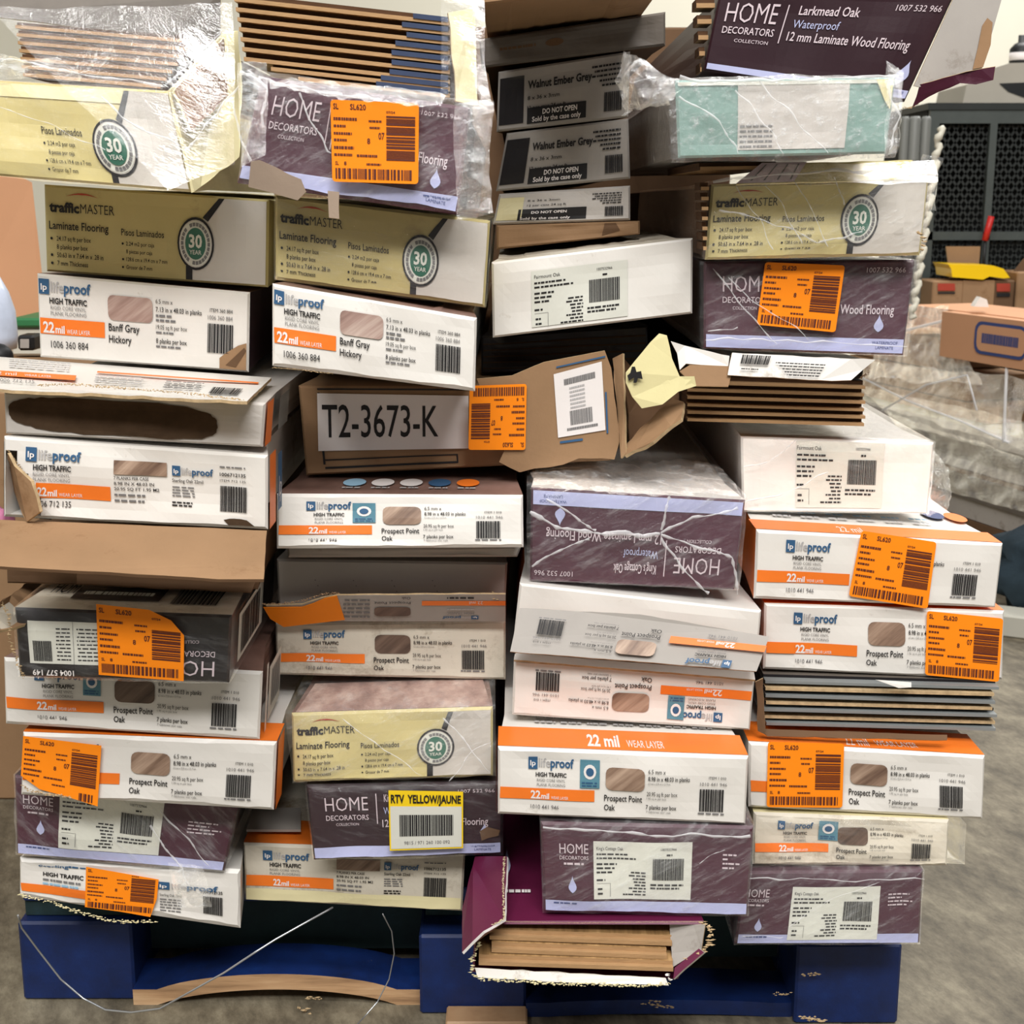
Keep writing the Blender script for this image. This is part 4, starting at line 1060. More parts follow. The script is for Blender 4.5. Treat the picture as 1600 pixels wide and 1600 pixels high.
for i, (x0, y0, x1, y1, h, Y) in enumerate(((765, 1468, 1050, 1478, .0085, -.162), (768, 1488, 1042, 1499, .0085, -.170), (748, 1508, 1052, 1518, .0085, -.178))):
    plank(x0, y0, x1, y1, h, Y, ('plank_light', 'plank_light', 'oak_face', 'oak_face'), 'light oak plank, %s of the three inside the crushed maroon box' % ('upper', 'middle', 'lower')[i], G3, .9, .5, .006)
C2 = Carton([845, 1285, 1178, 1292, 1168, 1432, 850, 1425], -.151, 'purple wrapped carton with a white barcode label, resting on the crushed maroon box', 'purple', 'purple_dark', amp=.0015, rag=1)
put(C2, decor_small, lu0=.24, lu1=.72, lv0=.17, lv1=.84, hx=.075, dx=.115, dv=.57, ln=.87)
wrap(C2, 'film', .0025, seed=6, folds=[([(850, 1288), (950, 1290), (1050, 1298), (1170, 1300)], .0018), ([(1090, 1345), (1130, 1320)], .0006)])
C3 = Carton([778, 1168, 1170, 1183, 1165, 1289, 778, 1273], -.149, 'clean white carton with an orange band printed 22 mil along its top edge', rag=1)
put(C3, prospect, sl=(.325, .1, .405, .54))
b = Art(lambda u, v, h: C3.T(u, .10 * (1 - v), h)); b.rect(0, .45, 1, .98, 'orange_ink', 1); b.text('22 mil', .36, .9, .13, .32, 'white_ink', 2, .03); b.text('WEAR LAYER', .52, .9, .15, .2, 'white_ink', 2)
for k_ in range(7):
    for i in range(2): b.lines(.15 + .11 * k_, .12 + .13 * i, .24 + .11 * k_, .05, 'light_ink')
b.build('top_print', C3.o)
C3.side_band(0, .035, 'orange_ink', False).build('orange_band', C3.o)
C4 = Carton([803, 1030, 1180, 1058, 1172, 1142, 800, 1118], -.078, 'white carton lying upside down with a bright orange bar and teal seal', rag=1)
put(C4, prospect, True, sl=(.28, .08, .35, .56))
sheet('top_flap', [(806, 1020, -.072), (1178, 1050, -.072), (1180, 1062, -.085), (803, 1031, -.085)], ['white_card', 'kraft', 'kraft_rough'], C4.o, .002, .0004, 3)
C5 = Carton([812, 912, 1190, 955, 1182, 1048, 800, 1020], -.060, 'white carton with a shaded upside-down flap bent forward, third column', 'white_card', 'orange_ink', 'white_card', amp=.0012)
fo, ff = sheet('front_flap', [(812, 950, -.078), (1000, 960, -.078), (1202, 995, -.08), (1182, 1049, -.105), (1000, 1034, -.105), (797, 1018, -.105)], ['grey_card', 'kraft', 'kraft_rough'], C5.o, .002, .0004, 6, 'shaded upside-down printed flap')  # grey card colour carries the shade on this white flap
P5 = [W(812, 950, -.081), W(1202, 993, -.083), W(1182, 1049, -.108), (W(797, 1018, -.108))]
b = Art(lambda u, v, h: P5[0].lerp(P5[1], u).lerp(P5[3].lerp(P5[2], u), v) + Vector((0, -1, -.2)) * (h + .0022), True, 5); prospect(b); b.build('flap_print', fo)
C6 = Carton([830, 762, 1165, 782, 1148, 922, 828, 908], -.049, "purple carton lying upside down, wrapped in knotted film, reading King's Cottage Oak", 'purple', 'purple', 'pale_grey_card', amp=.0015)
put(C6, decor, True, name="King's Cottage Oak", item_u=.8)
wrap(C6, 'film', .003, quad=[824, 758, 1168, 778, 1152, 921, 826, 907], seed=8, folds=[
    ([(832, 795), (870, 820), (930, 828), (975, 832), (1030, 832)], .0034), ([(1030, 832), (1080, 805), (1150, 790)], .0021), ([(1030, 834), (1090, 852), (1140, 870), (1150, 925)], .0022),
    ([(1032, 838), (1062, 880), (1105, 922)], .002), ([(828, 880), (870, 858), (920, 838)], .0018), ([(1030, 828), (1042, 790), (1045, 770)], .0021), ([(855, 775), (900, 805), (930, 825)], .0018)], L=.7)
patch('film_sheet', [(835, 716, .1), (1120, 726, .1), (1166, 782, -.05), (828, 762, -.05)], 'film_heavy', C6.o, .006, 46, 20, 5, 26, .006, 'crumpled clear film on top')
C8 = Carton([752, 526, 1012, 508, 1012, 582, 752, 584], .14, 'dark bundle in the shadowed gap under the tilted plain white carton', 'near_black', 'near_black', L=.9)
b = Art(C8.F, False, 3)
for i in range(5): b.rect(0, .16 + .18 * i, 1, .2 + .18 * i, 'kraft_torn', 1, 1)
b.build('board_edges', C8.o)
C9 = Carton([768, 410, 1083, 372, 1082, 490, 770, 528], 0, 'plain white carton with a barcode label, tilted up to the right, third column', 'white_card', 'worn_white_card')
b = Art(C9.F, False, 4); b.rect(.19, .16, .68, .95, 'label_paper', 1); info_label(b, .19, .14, .68, 1.0, 'Fairmount Oak', 2); b.build('front_label', C9.o)
C10 = Carton([776, 352, 1000, 345, 1000, 366, 776, 390], .2, 'low brown carton with a glued seam just behind the tilted white carton', 'kraft', 'kraft_dark')
b = Art(C10.F, False, 3); b.poly([(.76, 0), (.84, 0), (.87, .6), (.74, .9)], 'kraft_dark', 1); b.build('glue_stain', C10.o)
def walnut(a, full=True, pale=False):
    ink = 'black_ink'
    a.rect(0 if full else 0, .1, .19, .93, 'near_black' if full else 'cream_card', 1)
    if full: a.text('Walnut Ember Grey', .22, .34, .5, .14, ink, 2, .03)
    y0 = .46 if full else .2
    for i in range(2): a.text(('8 x 36 x 3mm', '12 per case 24 sq ft')[i], .22, y0 + .08 + .17 * i, .25 + .05 * i, .07, ink, 2, .01)
    a.rect(.22 if full else .16, .68 if full else .55, .68, .96, ink, 1); a.text('DO NOT OPEN', .34 if full else .26, .81 if full else .72, .27, .09, 'white_ink', 2, .03)
    a.text('Sold by the case only', .26 if full else .18, .93, .38, .09, 'white_ink', 2, .02)
    for i in range(5): a.lines((.72, .74, .72, .78, .8)[i], .12 + .08 * i, .95, .035, ink)
    a.bars(.82, .58, .96, .9, ink, 2, n=16)
C11 = Carton([780, 303, 985, 290, 985, 344, 770, 351], .2, 'pale carton reading do not open, lowest of the recessed dark-gap stack', 'pale_grey_card', 'kraft_dark')
put(C11, walnut, full=False)
C12 = Carton([792, 208, 982, 185, 985, 279, 775, 299], .2, 'grey carton with a dark swatch, lower of two alike in the shadowed gap', 'grey_card', 'kraft_dark')
put(C12, walnut)
C13 = Carton([779, 112, 985, 80, 982, 183, 776, 206], .2, 'grey carton with a dark swatch, upper of two alike in the shadowed gap', 'grey_card', 'kraft_dark')
put(C13, walnut)
C14 = Carton([748, 61, 1040, 18, 1040, 71, 752, 106], .2, 'wide grey-brown carton lying over the recessed dark swatch cartons', 'bag_grey', 'kraft_dark')
b = Art(C14.F, False, 3); b.ell(.4, .45, .05, .14, 'kraft_dark', 1); b.text('lot number', .22, .5, .12, .12, 'kraft_dark', 1) if 0 else b.lines(.1, .4, .3, .1, 'kraft_dark', 1); b.build('front_print', C14.o)
C15 = Carton([740, -90, 1050, -110, 1050, -30, 744, 9], -.04, 'brown carton overhanging at the very top, above the wide grey-brown carton', 'kraft', 'kraft')
c = sheet('yellow_paper_scrap', [(1030, 521, -.01), (1042, 524, -.01), (1050, 560, -.015), (1062, 588, -.02), (1085, 588, -.02), (1088, 603, -.02), (1060, 612, -.025), (1035, 632, -.03), (1003, 638, -.03), (988, 620, -.03), (978, 598, -.03), (978, 582, -.03)], ['yellow_paper', 'yellow_paper', 'cream_card'], None, .001, .0012, 5)[0]
tag(c, 'torn pale yellow corrugated paper with a black mark, by the open kraft flaps', 'paper')
b = Art(lambda u, v, h: W(980 + 24 * u, 570 + 28 * v, -.032) + Vector((0, -1, .1)) * h, False, 2)
b.poly([(.0, .6), (.2, .45), (.3, .1), (.5, .1), (.6, .4), (.9, .35), (1, .8), (.7, .75), (.6, 1), (.4, 1), (.45, .7), (.1, .9)], 'black_ink', 1); b.build('black_mark', c)

# ================================================================== fourth column
D1 = Carton([1165, 1363, 1443, 1360, 1437, 1475, 1148, 1476], -.092, 'purple wrapped carton with a white label, bottom of the right column', 'purple', 'purple', amp=.0012)
put(D1, decor_small, lu0=.27, lu1=.77, lv0=.18, lv1=.95, hx=-.0, dx=.08, dv=.62, ln=.82)
wrap(D1, 'film', .002, seed=10, folds=[([(1160, 1455), (1220, 1456)], .0007), ([(1230, 1440), (1290, 1400), (1370, 1370)], .0006), ([(1165, 1365), (1300, 1368), (1440, 1366)], .0012)])
D2 = Carton([1178, 1270, 1484, 1282, 1480, 1354, 1176, 1352], -.085, 'film-covered off-white carton with a crushed right end, second from the bottom right', 'worn_white_card', 'cream_card', amp=.002, rag=1.5)
put(D2, prospect, sl=(.33, .05, .43, .5), swatch='wood_swatch_dark')
wrap(D2, 'film_soft', .003, quad=[1176, 1275, 1508, 1287, 1504, 1350, 1176, 1354], seed=3, L=.5)
D3 = Carton([1170, 1160, 1540, 1182, 1536, 1281, 1170, 1262], -.081, 'white carton with its orange sticker beside the wood picture, right column', rag=1.5)
put(D3, prospect, False, [1199, 1157, 1318, 1160, 1315, 1260, 1197, 1259], dict(seed=12))
b = Art(lambda u, v, h: D3.T(u, .06 * (1 - v), h)); b.rect(0, 0, 1, .98, 'orange_ink', 1); b.text('22 mil', .42, .9, .1, .4, 'white_ink', 2); b.text('WEAR LAYER', .55, .85, .18, .25, 'white_ink', 2); b.build('top_print', D3.o)
G4 = 'grey planks between the two stickered right-hand cartons'
for i in range(7):
    y0 = 1142 - 10.9 * i; m = ('slate_grey', 'near_black', 'bag_grey', 'slate_grey') if i % 2 == 0 else ('kraft_rough', 'near_black', 'bag_grey', 'slate_grey')
    R = random.Random(40 + i); dx = R.uniform(-6, 6)
    plank(1194 + R.uniform(0, 4), y0 - 9, 1556 + dx, y0 + 1 + R.uniform(-1, 1), .0062, -.047 + R.uniform(-.003, .003), m, 'dull grey plank, %s in the flat stack between two white cartons at right' % ('lowest', 'second from bottom', 'third from bottom', 'middle', 'third from top', 'second from top', 'topmost')[i], G4, 1.05, .5, .012)
c = sheet('white_spacer', [(1368, 1062, -.06), (1424, 1066, -.06), (1424, 1074, -.062), (1404, 1075, -.062)], ['white_card', 'green_ink', 'green_ink'], D3.o, .002, 0, 2, 'white packing strip with green edge')[0]
sheet('side_liner', [(1180, 1066, -.075), (1192, 1060, -.075), (1196, 1148, -.078), (1184, 1142, -.075)], ['kraft_dark', 'kraft_dark', 'kraft_rough'], D3.o, .003, .0012, 3)
sheet('bottom_liner', [(1184, 1138, -.07), (1480, 1148, -.07), (1480, 1156, -.075), (1200, 1150, -.075)], ['kraft_dark', 'kraft_dark', 'kraft_rough'], D3.o, .002, .0006, 4)
D5 = Carton([1195, 943, 1570, 955, 1567, 1063, 1193, 1046], -.030, 'white carton with a big orange sticker covering its right end', rag=1)
put(D5, prospect, False, [1447, 953, 1566, 965, 1559, 1064, 1444, 1053], dict(seed=13))
D5.top_band(0, .06, 'orange_ink').build('orange_band', D5.o)
b = Art(D5.F, False, 4); b.rect(0, .58, .12, .75, 'orange_ink', 3); b.build('worn_band', D5.o)
D6 = Carton([1182, 828, 1568, 850, 1556, 950, 1178, 936], -.034, 'white carton with a tilted orange sticker hanging over its lower edge', 'white_card', 'orange_ink', 'white_card', amp=.001, rag=1)
def d6(a): prospect(a)
put(D6, d6, False, [1345, 828, 1462, 846, 1448, 950, 1325, 930], dict(seed=14))
b = Art(lambda u, v, h: D6.T(u, .2 * (1 - v), h)); b.rect(0, .76, 1, .99, 'orange_ink', 1); b.text('22 mil', .35, .95, .1, .13, 'white_ink', 2); b.ell(.06, .12, .05, .1, 'sky_ink', 1); b.ell(.86, .35, .045, .12, 'cobalt_ink', 1); b.ell(.95, .4, .045, .12, 'orange_ink', 1)
for k_ in range(6): b.lines(.12 + .12 * k_, .5, .2 + .12 * k_, .04, 'sky_ink'); b.lines(.12 + .12 * k_, .6, .2 + .12 * k_, .04, 'light_ink')
b.build('top_print', D6.o)
D7 = Carton([1158, 682, 1460, 692, 1450, 803, 1160, 800], .048, 'plain white carton wrapped in tight clear film, right column', 'white_card', 'pale_grey_card', 'grey_card')
b = Art(D7.F, False, 6); b.rect(.28, .0, .75, .95, 'label_paper', 1); info_label(b, .27, -.02, .75, .95, 'Fairmount Oak', 2); b.build('front_label', D7.o)
wrap(D7, 'film_soft', .0022, seed=14, L=.9, folds=[([(1165, 780), (1230, 765), (1290, 735)], .0012), ([(1160, 730), (1200, 715), (1240, 685)], .0009)])
patch('film_tail', [(1458, 700, .05), (1478, 730, .1), (1482, 790, .1), (1452, 806, .05)], 'film_heavy', D7.o, .006, 12, 18, 5, 30, .006, 'bunched clear film')
G5 = 'brown planks under the torn white flaps'
for i in range(6):
    y0 = 662 - 11.6 * i; m = ('plank_light', 'plank_dark', 'dark_inside', 'oak_face')
    plank(1074 - (i == 5) * 2, y0 - 4, 1350 + 2 * (i % 2), y0 + 4, .0076, .028 + .002 * (i % 3), m, 'brown plank end, %s in the neat stack under torn white flaps' % ('lowest', 'second from bottom', 'third from bottom', 'third from top', 'second from top', 'topmost')[i], G5, 1.05, .42, .012)
T1 = Carton([1140, 556, 1352, 562, 1348, 592, 1136, 584], .036, 'flattened torn white carton with upside-down print lying on brown planks', 'dark_inside', 'white_card')
fo, ff = sheet('front_flap', [(1144, 551, -.012), (1368, 562, -.012), (1348, 578, -.012), (1330, 594, -.02), (1300, 595, -.02), (1137, 586, -.02)], ['white_card', 'kraft', 'kraft_rough'], T1.o, .0025, .0006, 3, 'torn white flap with upside-down print')
P6 = [W(1144, 551, -.014), W(1360, 562, -.014), W(1335, 595, -.02), W(1137, 586, -.02)]
b = Art(lambda u, v, h: P6[0].lerp(P6[1], u).lerp(P6[3].lerp(P6[2], u), v) + Vector((0, -1, 0)) * (h + .002), True, 5)
b.bars(.72, .55, .93, .95, 'black_ink', 1, n=24); b.lines(.78, .3, .92, .05, 'black_ink', 1)
for i in range(5): b.lines(.3, .12 + .13 * i, .55 + .03 * i, .05, 'black_ink', 1)
b.build('flap_print', fo)
sheet('side_flap', [(1048, 533, .0), (1070, 540, .0), (1128, 554, -.008), (1140, 556, -.008), (1138, 572, -.01), (1072, 568, -.01), (1062, 578, -.01), (1058, 552, .0)], ['white_card', 'kraft', 'kraft_rough'], T1.o, .003, .0006, 5, 'small white torn flap')
sheet('kraft_flap', [(1062, 580, -.012), (1078, 570, -.012), (1146, 573, -.012), (1138, 604, -.02), (1085, 603, -.02)], ['kraft', 'kraft', 'kraft_rough'], T1.o, .003, .0005, 6, 'kraft side of the torn flap')
rag_strip('torn_edge', [(1346, 590, -.02), (1358, 582, -.018)], .003, 'kraft_dark', T1.o, 3)
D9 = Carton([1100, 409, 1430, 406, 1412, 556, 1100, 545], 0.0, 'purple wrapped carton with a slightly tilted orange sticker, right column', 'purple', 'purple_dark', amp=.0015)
put(D9, decor, False, [1193, 409, 1317, 414, 1302, 518, 1180, 506], dict(seed=15), h0=.0075, drp=(.84, .57))
wrap(D9, 'film', .0025, seed=11, quad=[1096, 409, 1436, 407, 1416, 556, 1098, 545], folds=[([(1115, 420), (1160, 480), (1210, 535)], .001), ([(1100, 528), (1200, 530), (1412, 540)], .0012), ([(1135, 430), (1170, 465), (1260, 530)], .0008), ([(1105, 515), (1150, 510)], .001)])
D10 = Carton([1112, 288, 1452, 278, 1438, 399, 1102, 406], -.03, 'film-wrapped beige badge carton with bare plank ends at its left', 'beige_bright', 'kraft_dark', 'kraft', amp=.002, rag=1)
put(D10, traffic, beige='beige_bright', cu=.70, cv=.52, ru=.088, rv=.36)
wrap(D10, 'film', .003, quad=[1108, 284, 1460, 264, 1442, 398, 1102, 405], seed=13, folds=[([(1120, 325), (1180, 345), (1240, 360), (1275, 378), (1320, 370), (1345, 362)], .0014), ([(1195, 285), (1225, 330), (1250, 380)], .0008), ([(1240, 280), (1265, 330), (1290, 385)], .0008), ([(1150, 290), (1180, 340), (1205, 390)], .0008), ([(1300, 280), (1315, 320)], .001), ([(1112, 286), (1200, 270), (1330, 268), (1455, 262)], .002)])
rag_strip('torn_edge', [(1436, 362, -.04), (1444, 375, -.04), (1440, 390, -.04)], .005, 'kraft_rough', D10.o, 3)
to_, tf_ = sheet('top_flap', [(1190, 256, -.02), (1425, 250, -.02), (1450, 279, -.034), (1150, 288, -.034)], ['beige_bright', 'kraft', 'cream_card'], D10.o, .002, .0004, 3, 'folded beige top flap')
b = Art(tf_, False, 3); b.rect(0, 0, .3, 1, 'pink_white_ink', 1, 1)
for i in range(4): b.poly([(.04 + .07 * i, .1), (.05 + .07 * i, .1), (.07 + .07 * i, .9), (.06 + .07 * i, .9)], 'grey_ink', 2)
b.build('flap_print', to_)
patch('film_tail', [(1200, 260, -.04), (1460, 250, -.02), (1465, 285, -.05), (1150, 292, -.05)], 'film', D10.o, .003, 46, 10, 5, 30, .0, 'crumpled clear film')
patch('film_tail', [(1440, 240, -.02), (1470, 250, .0), (1462, 330, .0), (1448, 330, -.02)], 'film_soft', D10.o, .005, 10, 14, 5, 30, .006, 'loose clear film')
G6 = 'plank ends left of the wrapped beige carton'
for i in range(9):
    y0 = 266 + 15.6 * i; x1 = 1215 if i == 0 else (1180 if i == 1 else 1109 - .6 * i)
    Y = -.05 if i > 1 else -.02
    if i == 1: continue
    plank(1094 + .6 * i, y0, x1, y0 - (2 if i < 2 else 0), .0075, Y, ('plank_light', 'plank_dark', 'dark_inside', 'oak_face'),
          'narrow brown plank end, %s beside the wrapped beige carton' % ('topmost', '', 'second from top', 'third from top', 'fourth from top', 'fourth from bottom', 'third from bottom', 'second from bottom', 'lowest')[i], G6, .05 if i > 1 else .3, .45, .01)
D11 = Carton([1055, 125, 1400, 120, 1385, 240, 1060, 247], -.1, 'teal-ended carton in thick shiny film near the top right', 'teal_card', 'bag_grey', amp=.002)
b = Art(D11.F, False, 5); b.rect(.28, .05, .8, .94, 'pale_grey_card', 1); b.rect(0, 0, 1, .05, 'label_paper', 2)
for i in range(5): b.lines(.29, .6 + .07 * i, .45, .03, 'grey_ink', 2)
b.poly([(.92, 0), (1, 0), (1, .42), (.97, .3)], 'cream_card', 3); b.build('front_label', D11.o)
wrap(D11, 'film_crinkle', .004, quad=[1045, 122, 1408, 118, 1396, 246, 1052, 252], seed=17, folds=[([(1060, 125), (1200, 128), (1390, 122)], .002), ([(1060, 150), (1120, 190), (1150, 240)], .0012), ([(1180, 130), (1240, 190), (1290, 240)], .001), ([(1380, 130), (1400, 180), (1385, 235)], .0016), ([(1150, 140), (1200, 200), (1220, 240)], .001)])
patch('film_tail', [(970, 82, -.02), (1060, 118, -.1), (1050, 160, -.11), (965, 178, -.03)], 'film_heavy', D11.o, .012, 26, 24, 5, 34, .01, 'crumpled film tail')
patch('film_tail', [(1385, 95, -.11), (1412, 110, -.1), (1404, 240, -.1), (1380, 244, -.11)], 'film_heavy', D11.o, .005, 10, 22, 7, 30, .006, 'bunched clear film')
D12 = Carton([1128, -25, 1500, -25, 1414, 159, 1100, 110], .12, 'large dark purple carton at the top right reading Larkmead Oak', 'purple_dark', 'purple_dark', 'purple_dark', amp=.001)
def d12(a):
    ink = 'pink_white_ink'
    a.text('HOME', .035, .42, .235, .24, ink, 2, -.006); a.text('DECORATORS', .035, .555, .24, .085, ink, 2, .006); a.text('COLLECTION', .1, .65, .16, .04, ink, 2)
    a.rect(.305, .2, .31, .62, ink, 2, 1); a.text('Larkmead Oak', .36, .30, .27, .1, ink, 2, .01); a.text('Waterproof', .35, .44, .21, .09, 'lavender', 2)
    a.text('12 mm Laminate Wood Flooring', .34, .58, .57, .1, ink, 2, .008); a.text('1007 532 966', .78, .225, .2, .06, ink, 2)
    drop(a, .9, .66, .06, .22, sh=.3); a.rect(0, .93, 1, 1, 'lavender', 1); a.text('WATERPROOF', .9, .97, .08, .03, 'cobalt_ink', 2)
put(D12, d12)
sheet('end_flap', [(1500, -25, .10), (1572, -25, .10), (1534, 108, .10), (1436, 136, .10), (1428, 134, .10)], ['grey_card', 'kraft', 'kraft_rough'], D12.o, .003, 0, 3, 'grey inner face of an open end flap')
sheet('glue_scar', [(1543, 28, .098), (1551, 35, .098), (1548, 70, .098), (1536, 105, .098), (1520, 108, .098), (1528, 75, .098), (1535, 40, .098)], 'kraft', D12.o, .0008, .0008, 3, 'torn brown glue scar')
sheet('lower_flap', [(1437, 132, 0.100), (1510, 112, 0.075), (1555, 104, 0.070), (1552, 125, 0.070), (1525, 132, 0.075), (1500, 130, 0.080), (1450, 152, 0.100), (1425, 168, 0.110)], ['purple', 'kraft', 'kraft_rough'], D12.o, .003, .0008, 3, 'purple lower flap')
rag_strip('torn_edge', [(1408, 168, 0.110), (1425, 168, 0.110), (1445, 153, 0.105)], .0025, 'kraft_rough', D12.o, 4)
G7 = 'plank ends left of the large dark purple carton'
for i in range(5):
    y0 = 12 + 25 * i
    o = plank(1088 + 1.5 * i, y0, 1117 - 5.2 * i, y0, .0095, .135, ('plank_light', 'plank_dark', 'underlay_green', 'oak_face'), 'green-backed plank end, %s beside the large dark purple carton' % ('topmost', 'second from top', 'middle', 'second from bottom', 'lowest')[i], G7, .04, .5, .006)

# ================================================================== behind the stack, right
def bg(name, x0, y0, x1, y1, Y, dep, mat, label=None, cat=None, parent=None, bev=.004, group=None):
    a = W(x0, y0, Y); b = W(x1, y1, Y)
    o = boxm(name, (a.x, Y, b.z), (b.x, Y + dep, a.z), mat, parent, bev)
    if label: tag(o, label, cat, group)
    return o
cg = empty('mesh_cage', (W(1560, 300, 3).x, 3, 0), 'dark grey wire mesh cage with flat frame bars at the far right', 'cage')
a = W(1452, 175, 3); e = W(1750, 175, 3); zt = W(1500, 172, 3).z
XL, XR = a.x, e.x
for (x0, x1, z0, z1) in ((XL, XR, zt - .04, zt), (W(1538, 300, 3).x, W(1549, 300, 3).x, .1, zt - .04), (XL, XR, W(1500, 375, 3).z, W(1500, 362, 3).z), (XL, XL + .03, 0, zt - .04), (XR - .03, XR, 0, zt - .04), (XL, XR, 0.02, .06)):
    boxm('frame_bar', (x0, 2.985, z0), (x1, 3.005, z1), 'frame_metal', cg)
V = []; F = []
def bar(x0, z0, x1, z1, t=.0035):
    d = Vector((x1 - x0, 0, z1 - z0)).normalized(); s_ = Vector((-d.z, 0, d.x)) * t; b0 = len(V)
    for p_ in (Vector((x0, 3.01, z0)), Vector((x1, 3.01, z1))):
        V.extend([p_ - s_, p_ + s_, p_ + s_ + Vector((0, .004, 0)), p_ - s_ + Vector((0, .004, 0))])
    F.extend([[b0, b0 + 1, b0 + 5, b0 + 4], [b0 + 1, b0 + 2, b0 + 6, b0 + 5], [b0 + 3, b0, b0 + 4, b0 + 7]])
hh = zt; ww = XR - XL; pitch_ = .026
k = -hh * 1.0
for i in range(int((ww + hh * .7) / pitch_)):
    for sgn in (1, -1):
        xa = XL - hh * .7 + i * pitch_ if sgn > 0 else XL + i * pitch_; za = 0.0; xb = xa + sgn * hh * .7; zb = hh
        # clip to the cage width
        t0, t1 = 0, 1
        dx = xb - xa
        ts = sorted(((XL - xa) / dx, (XR - xa) / dx)); t0 = max(0, ts[0]); t1 = min(1, ts[1])
        if t1 > t0: bar(xa + dx * t0, zb * t0, xa + dx * t1, zb * t1)
o = mesh_obj('wire_mesh', V, F, ['dark_metal'], None, cg); o['kind'] = 'stuff'
boxm('back_panel', (XL, 3.5, 0), (XR, 3.51, zt), 'cage_back', cg); boxm('side_panel', (XL, 3.02, 0), (XL + .01, 3.5, zt), 'cage_back', cg)
boxm('lid', (XL - .01, 2.98, zt), (XR, 3.52, zt + .02), 'dark_metal', cg)
# things on and beside the cage
x = W(1560, 120, 3.2)
V = []; F = []; prof = [(-.14, 0), (-.13, .06), (-.08, .1), (.0, .125), (.25, .13), (.25, 0)]
for y in (3.1, 3.4):
    for px_, pz_ in prof: V.append((x.x + px_, y, zt + .022 + pz_))
n = len(prof); F = [list(range(n)), list(range(2 * n - 1, n - 1, -1))] + [[i, i + n, (i + 1) % n + n, (i + 1) % n] for i in range(n)]
o = mesh_obj('moulded_tray', V, F, ['grey_plastic'], None, None, False, (x.x, 3.2, zt + .02)); tag(o, 'light grey moulded tray with a dark slot on top of the mesh cage', 'tray')
b = Art(lambda u, v, h: Vector((x.x - .03 + .2 * u, 3.098 - h, zt + .03 + .07 * (1 - v)))); b.poly([(0, .2), (1, .1), (1, .6), (.5, .9), (.15, .55)], 'black_plastic', 1); b.build('dark_slot', o)
def lathe(name, c, prof, mat, parent=None, n=16):
    V = []; F = []
    for r, z in prof:
        for k in range(n): V.append((c[0] + r * math.cos(2 * math.pi * k / n), c[1] + r * math.sin(2 * math.pi * k / n), c[2] + z))
    for i in range(len(prof) - 1):
        for k in range(n): F.append([i * n + k, i * n + (k + 1) % n, (i + 1) * n + (k + 1) % n, (i + 1) * n + k])
    F.append(list(range(n))[::-1]); F.append([(len(prof) - 1) * n + k for k in range(n)])
    return mesh_obj(name, V, F, [mat], None, parent, True, None if parent is not None else c)
x = W(1592, 118, 3.25); zb = zt + .153; x.z = zb
h_ = (W(1592, 55, 3.25).z - zb)
o = lathe('spray_bottle', (x.x, 3.25, zb), [(.03, 0), (.034, .01), (.034, h_ * .55), (.02, h_ * .72), (.01, h_ * .76), (.01, h_), (.001, h_)], 'black_plastic'); tag(o, 'dark bottle with a white label standing on the grey tray, upper right corner', 'bottle')
lathe('label_band', (x.x, 3.25, zb), [(.0348, .015), (.0348, h_ * .42)], 'white_ink', o)
for i, (x0, x1) in enumerate(((1408, 1422), (1421, 1440), (1440, 1456))):
    a = W(x0, 182, 2.78); b_ = W(x1 - .6, 182, 2.78); r = (b_.x - a.x) / 2
    o = lathe('rolled_mat', (a.x + r, 2.78, 0), [(r, 0), (r, a.z - .01), (r * .8, a.z), (.001, a.z)], 'grey_tube'); tag(o, '%s of three upright grey rolls left of the mesh cage' % ('leftmost', 'middle one', 'rightmost')[i], 'roll', 'upright grey rolls behind the stack')
P = [];
for i in range(75):
    t = i / 74; P.append(W(1470 - 45 * t, 198 + 300 * t, 1.9) + Vector((.004 * math.sin(i * .95), .004 * math.cos(i * .95), 0)))
a = tube('foam_strip', P, .008, 'foam_grey', None, 8, False, .28); tag(a, 'knobbly white twisted strip standing behind the wrapped beige carton', 'foam')
# wrapped load behind
PX = lambda px, py, Y: W(px, py, Y)
wl = empty('wrapped_pallet_load', (W(1540, 700, 2.2).x, 2.2, 0), 'film-wrapped pallet load of brown and grey cartons behind at right', 'pallet load')
# the load is turned: its visible long side comes nearer to the right
LA = Vector((W(1300, 700, 2.75).x, 2.75, 0)); LBv = Vector((W(1680, 700, 1.75).x, 1.75, 0)); dirv = (LBv - LA).normalized(); nv = Vector((dirv.y, -dirv.x, 0)); 
if nv.y > 0: nv = -nv
def zpt(px, py):   # meet the turned side plane
    n_ = nv; d = ray(px, py); t = (LA - CAM).dot(n_) / d.dot(n_); return CAM + d * t
def slab(name, px0, pyt0, pyb0, px1, m, parent, t=.5, prot=0.0, label=None, cat=None):
    a = zpt(px0, pyt0); a2 = zpt(px0, pyb0); b = zpt(px1, 500); z1, z0 = a.z, a2.z
    P0 = Vector((a.x, a.y, 0)); P1 = Vector((b.x, b.y, 0)); off = nv * prot
    V = []
    for z in (z0, z1):
        for p_ in (P0 + off, P1 + off, P1 - nv * t, P0 - nv * t): V.append(p_ + Vector((0, 0, z)))
    F = [[0, 1, 5, 4], [1, 2, 6, 5], [2, 3, 7, 6], [3, 0, 4, 7], [4, 5, 6, 7], [3, 2, 1, 0]]
    o = mesh_obj(name, V, F, [m], None, parent, False, None if parent is not None else (P0 + P1) / 2 + Vector((0, 0, z0)))
    return o
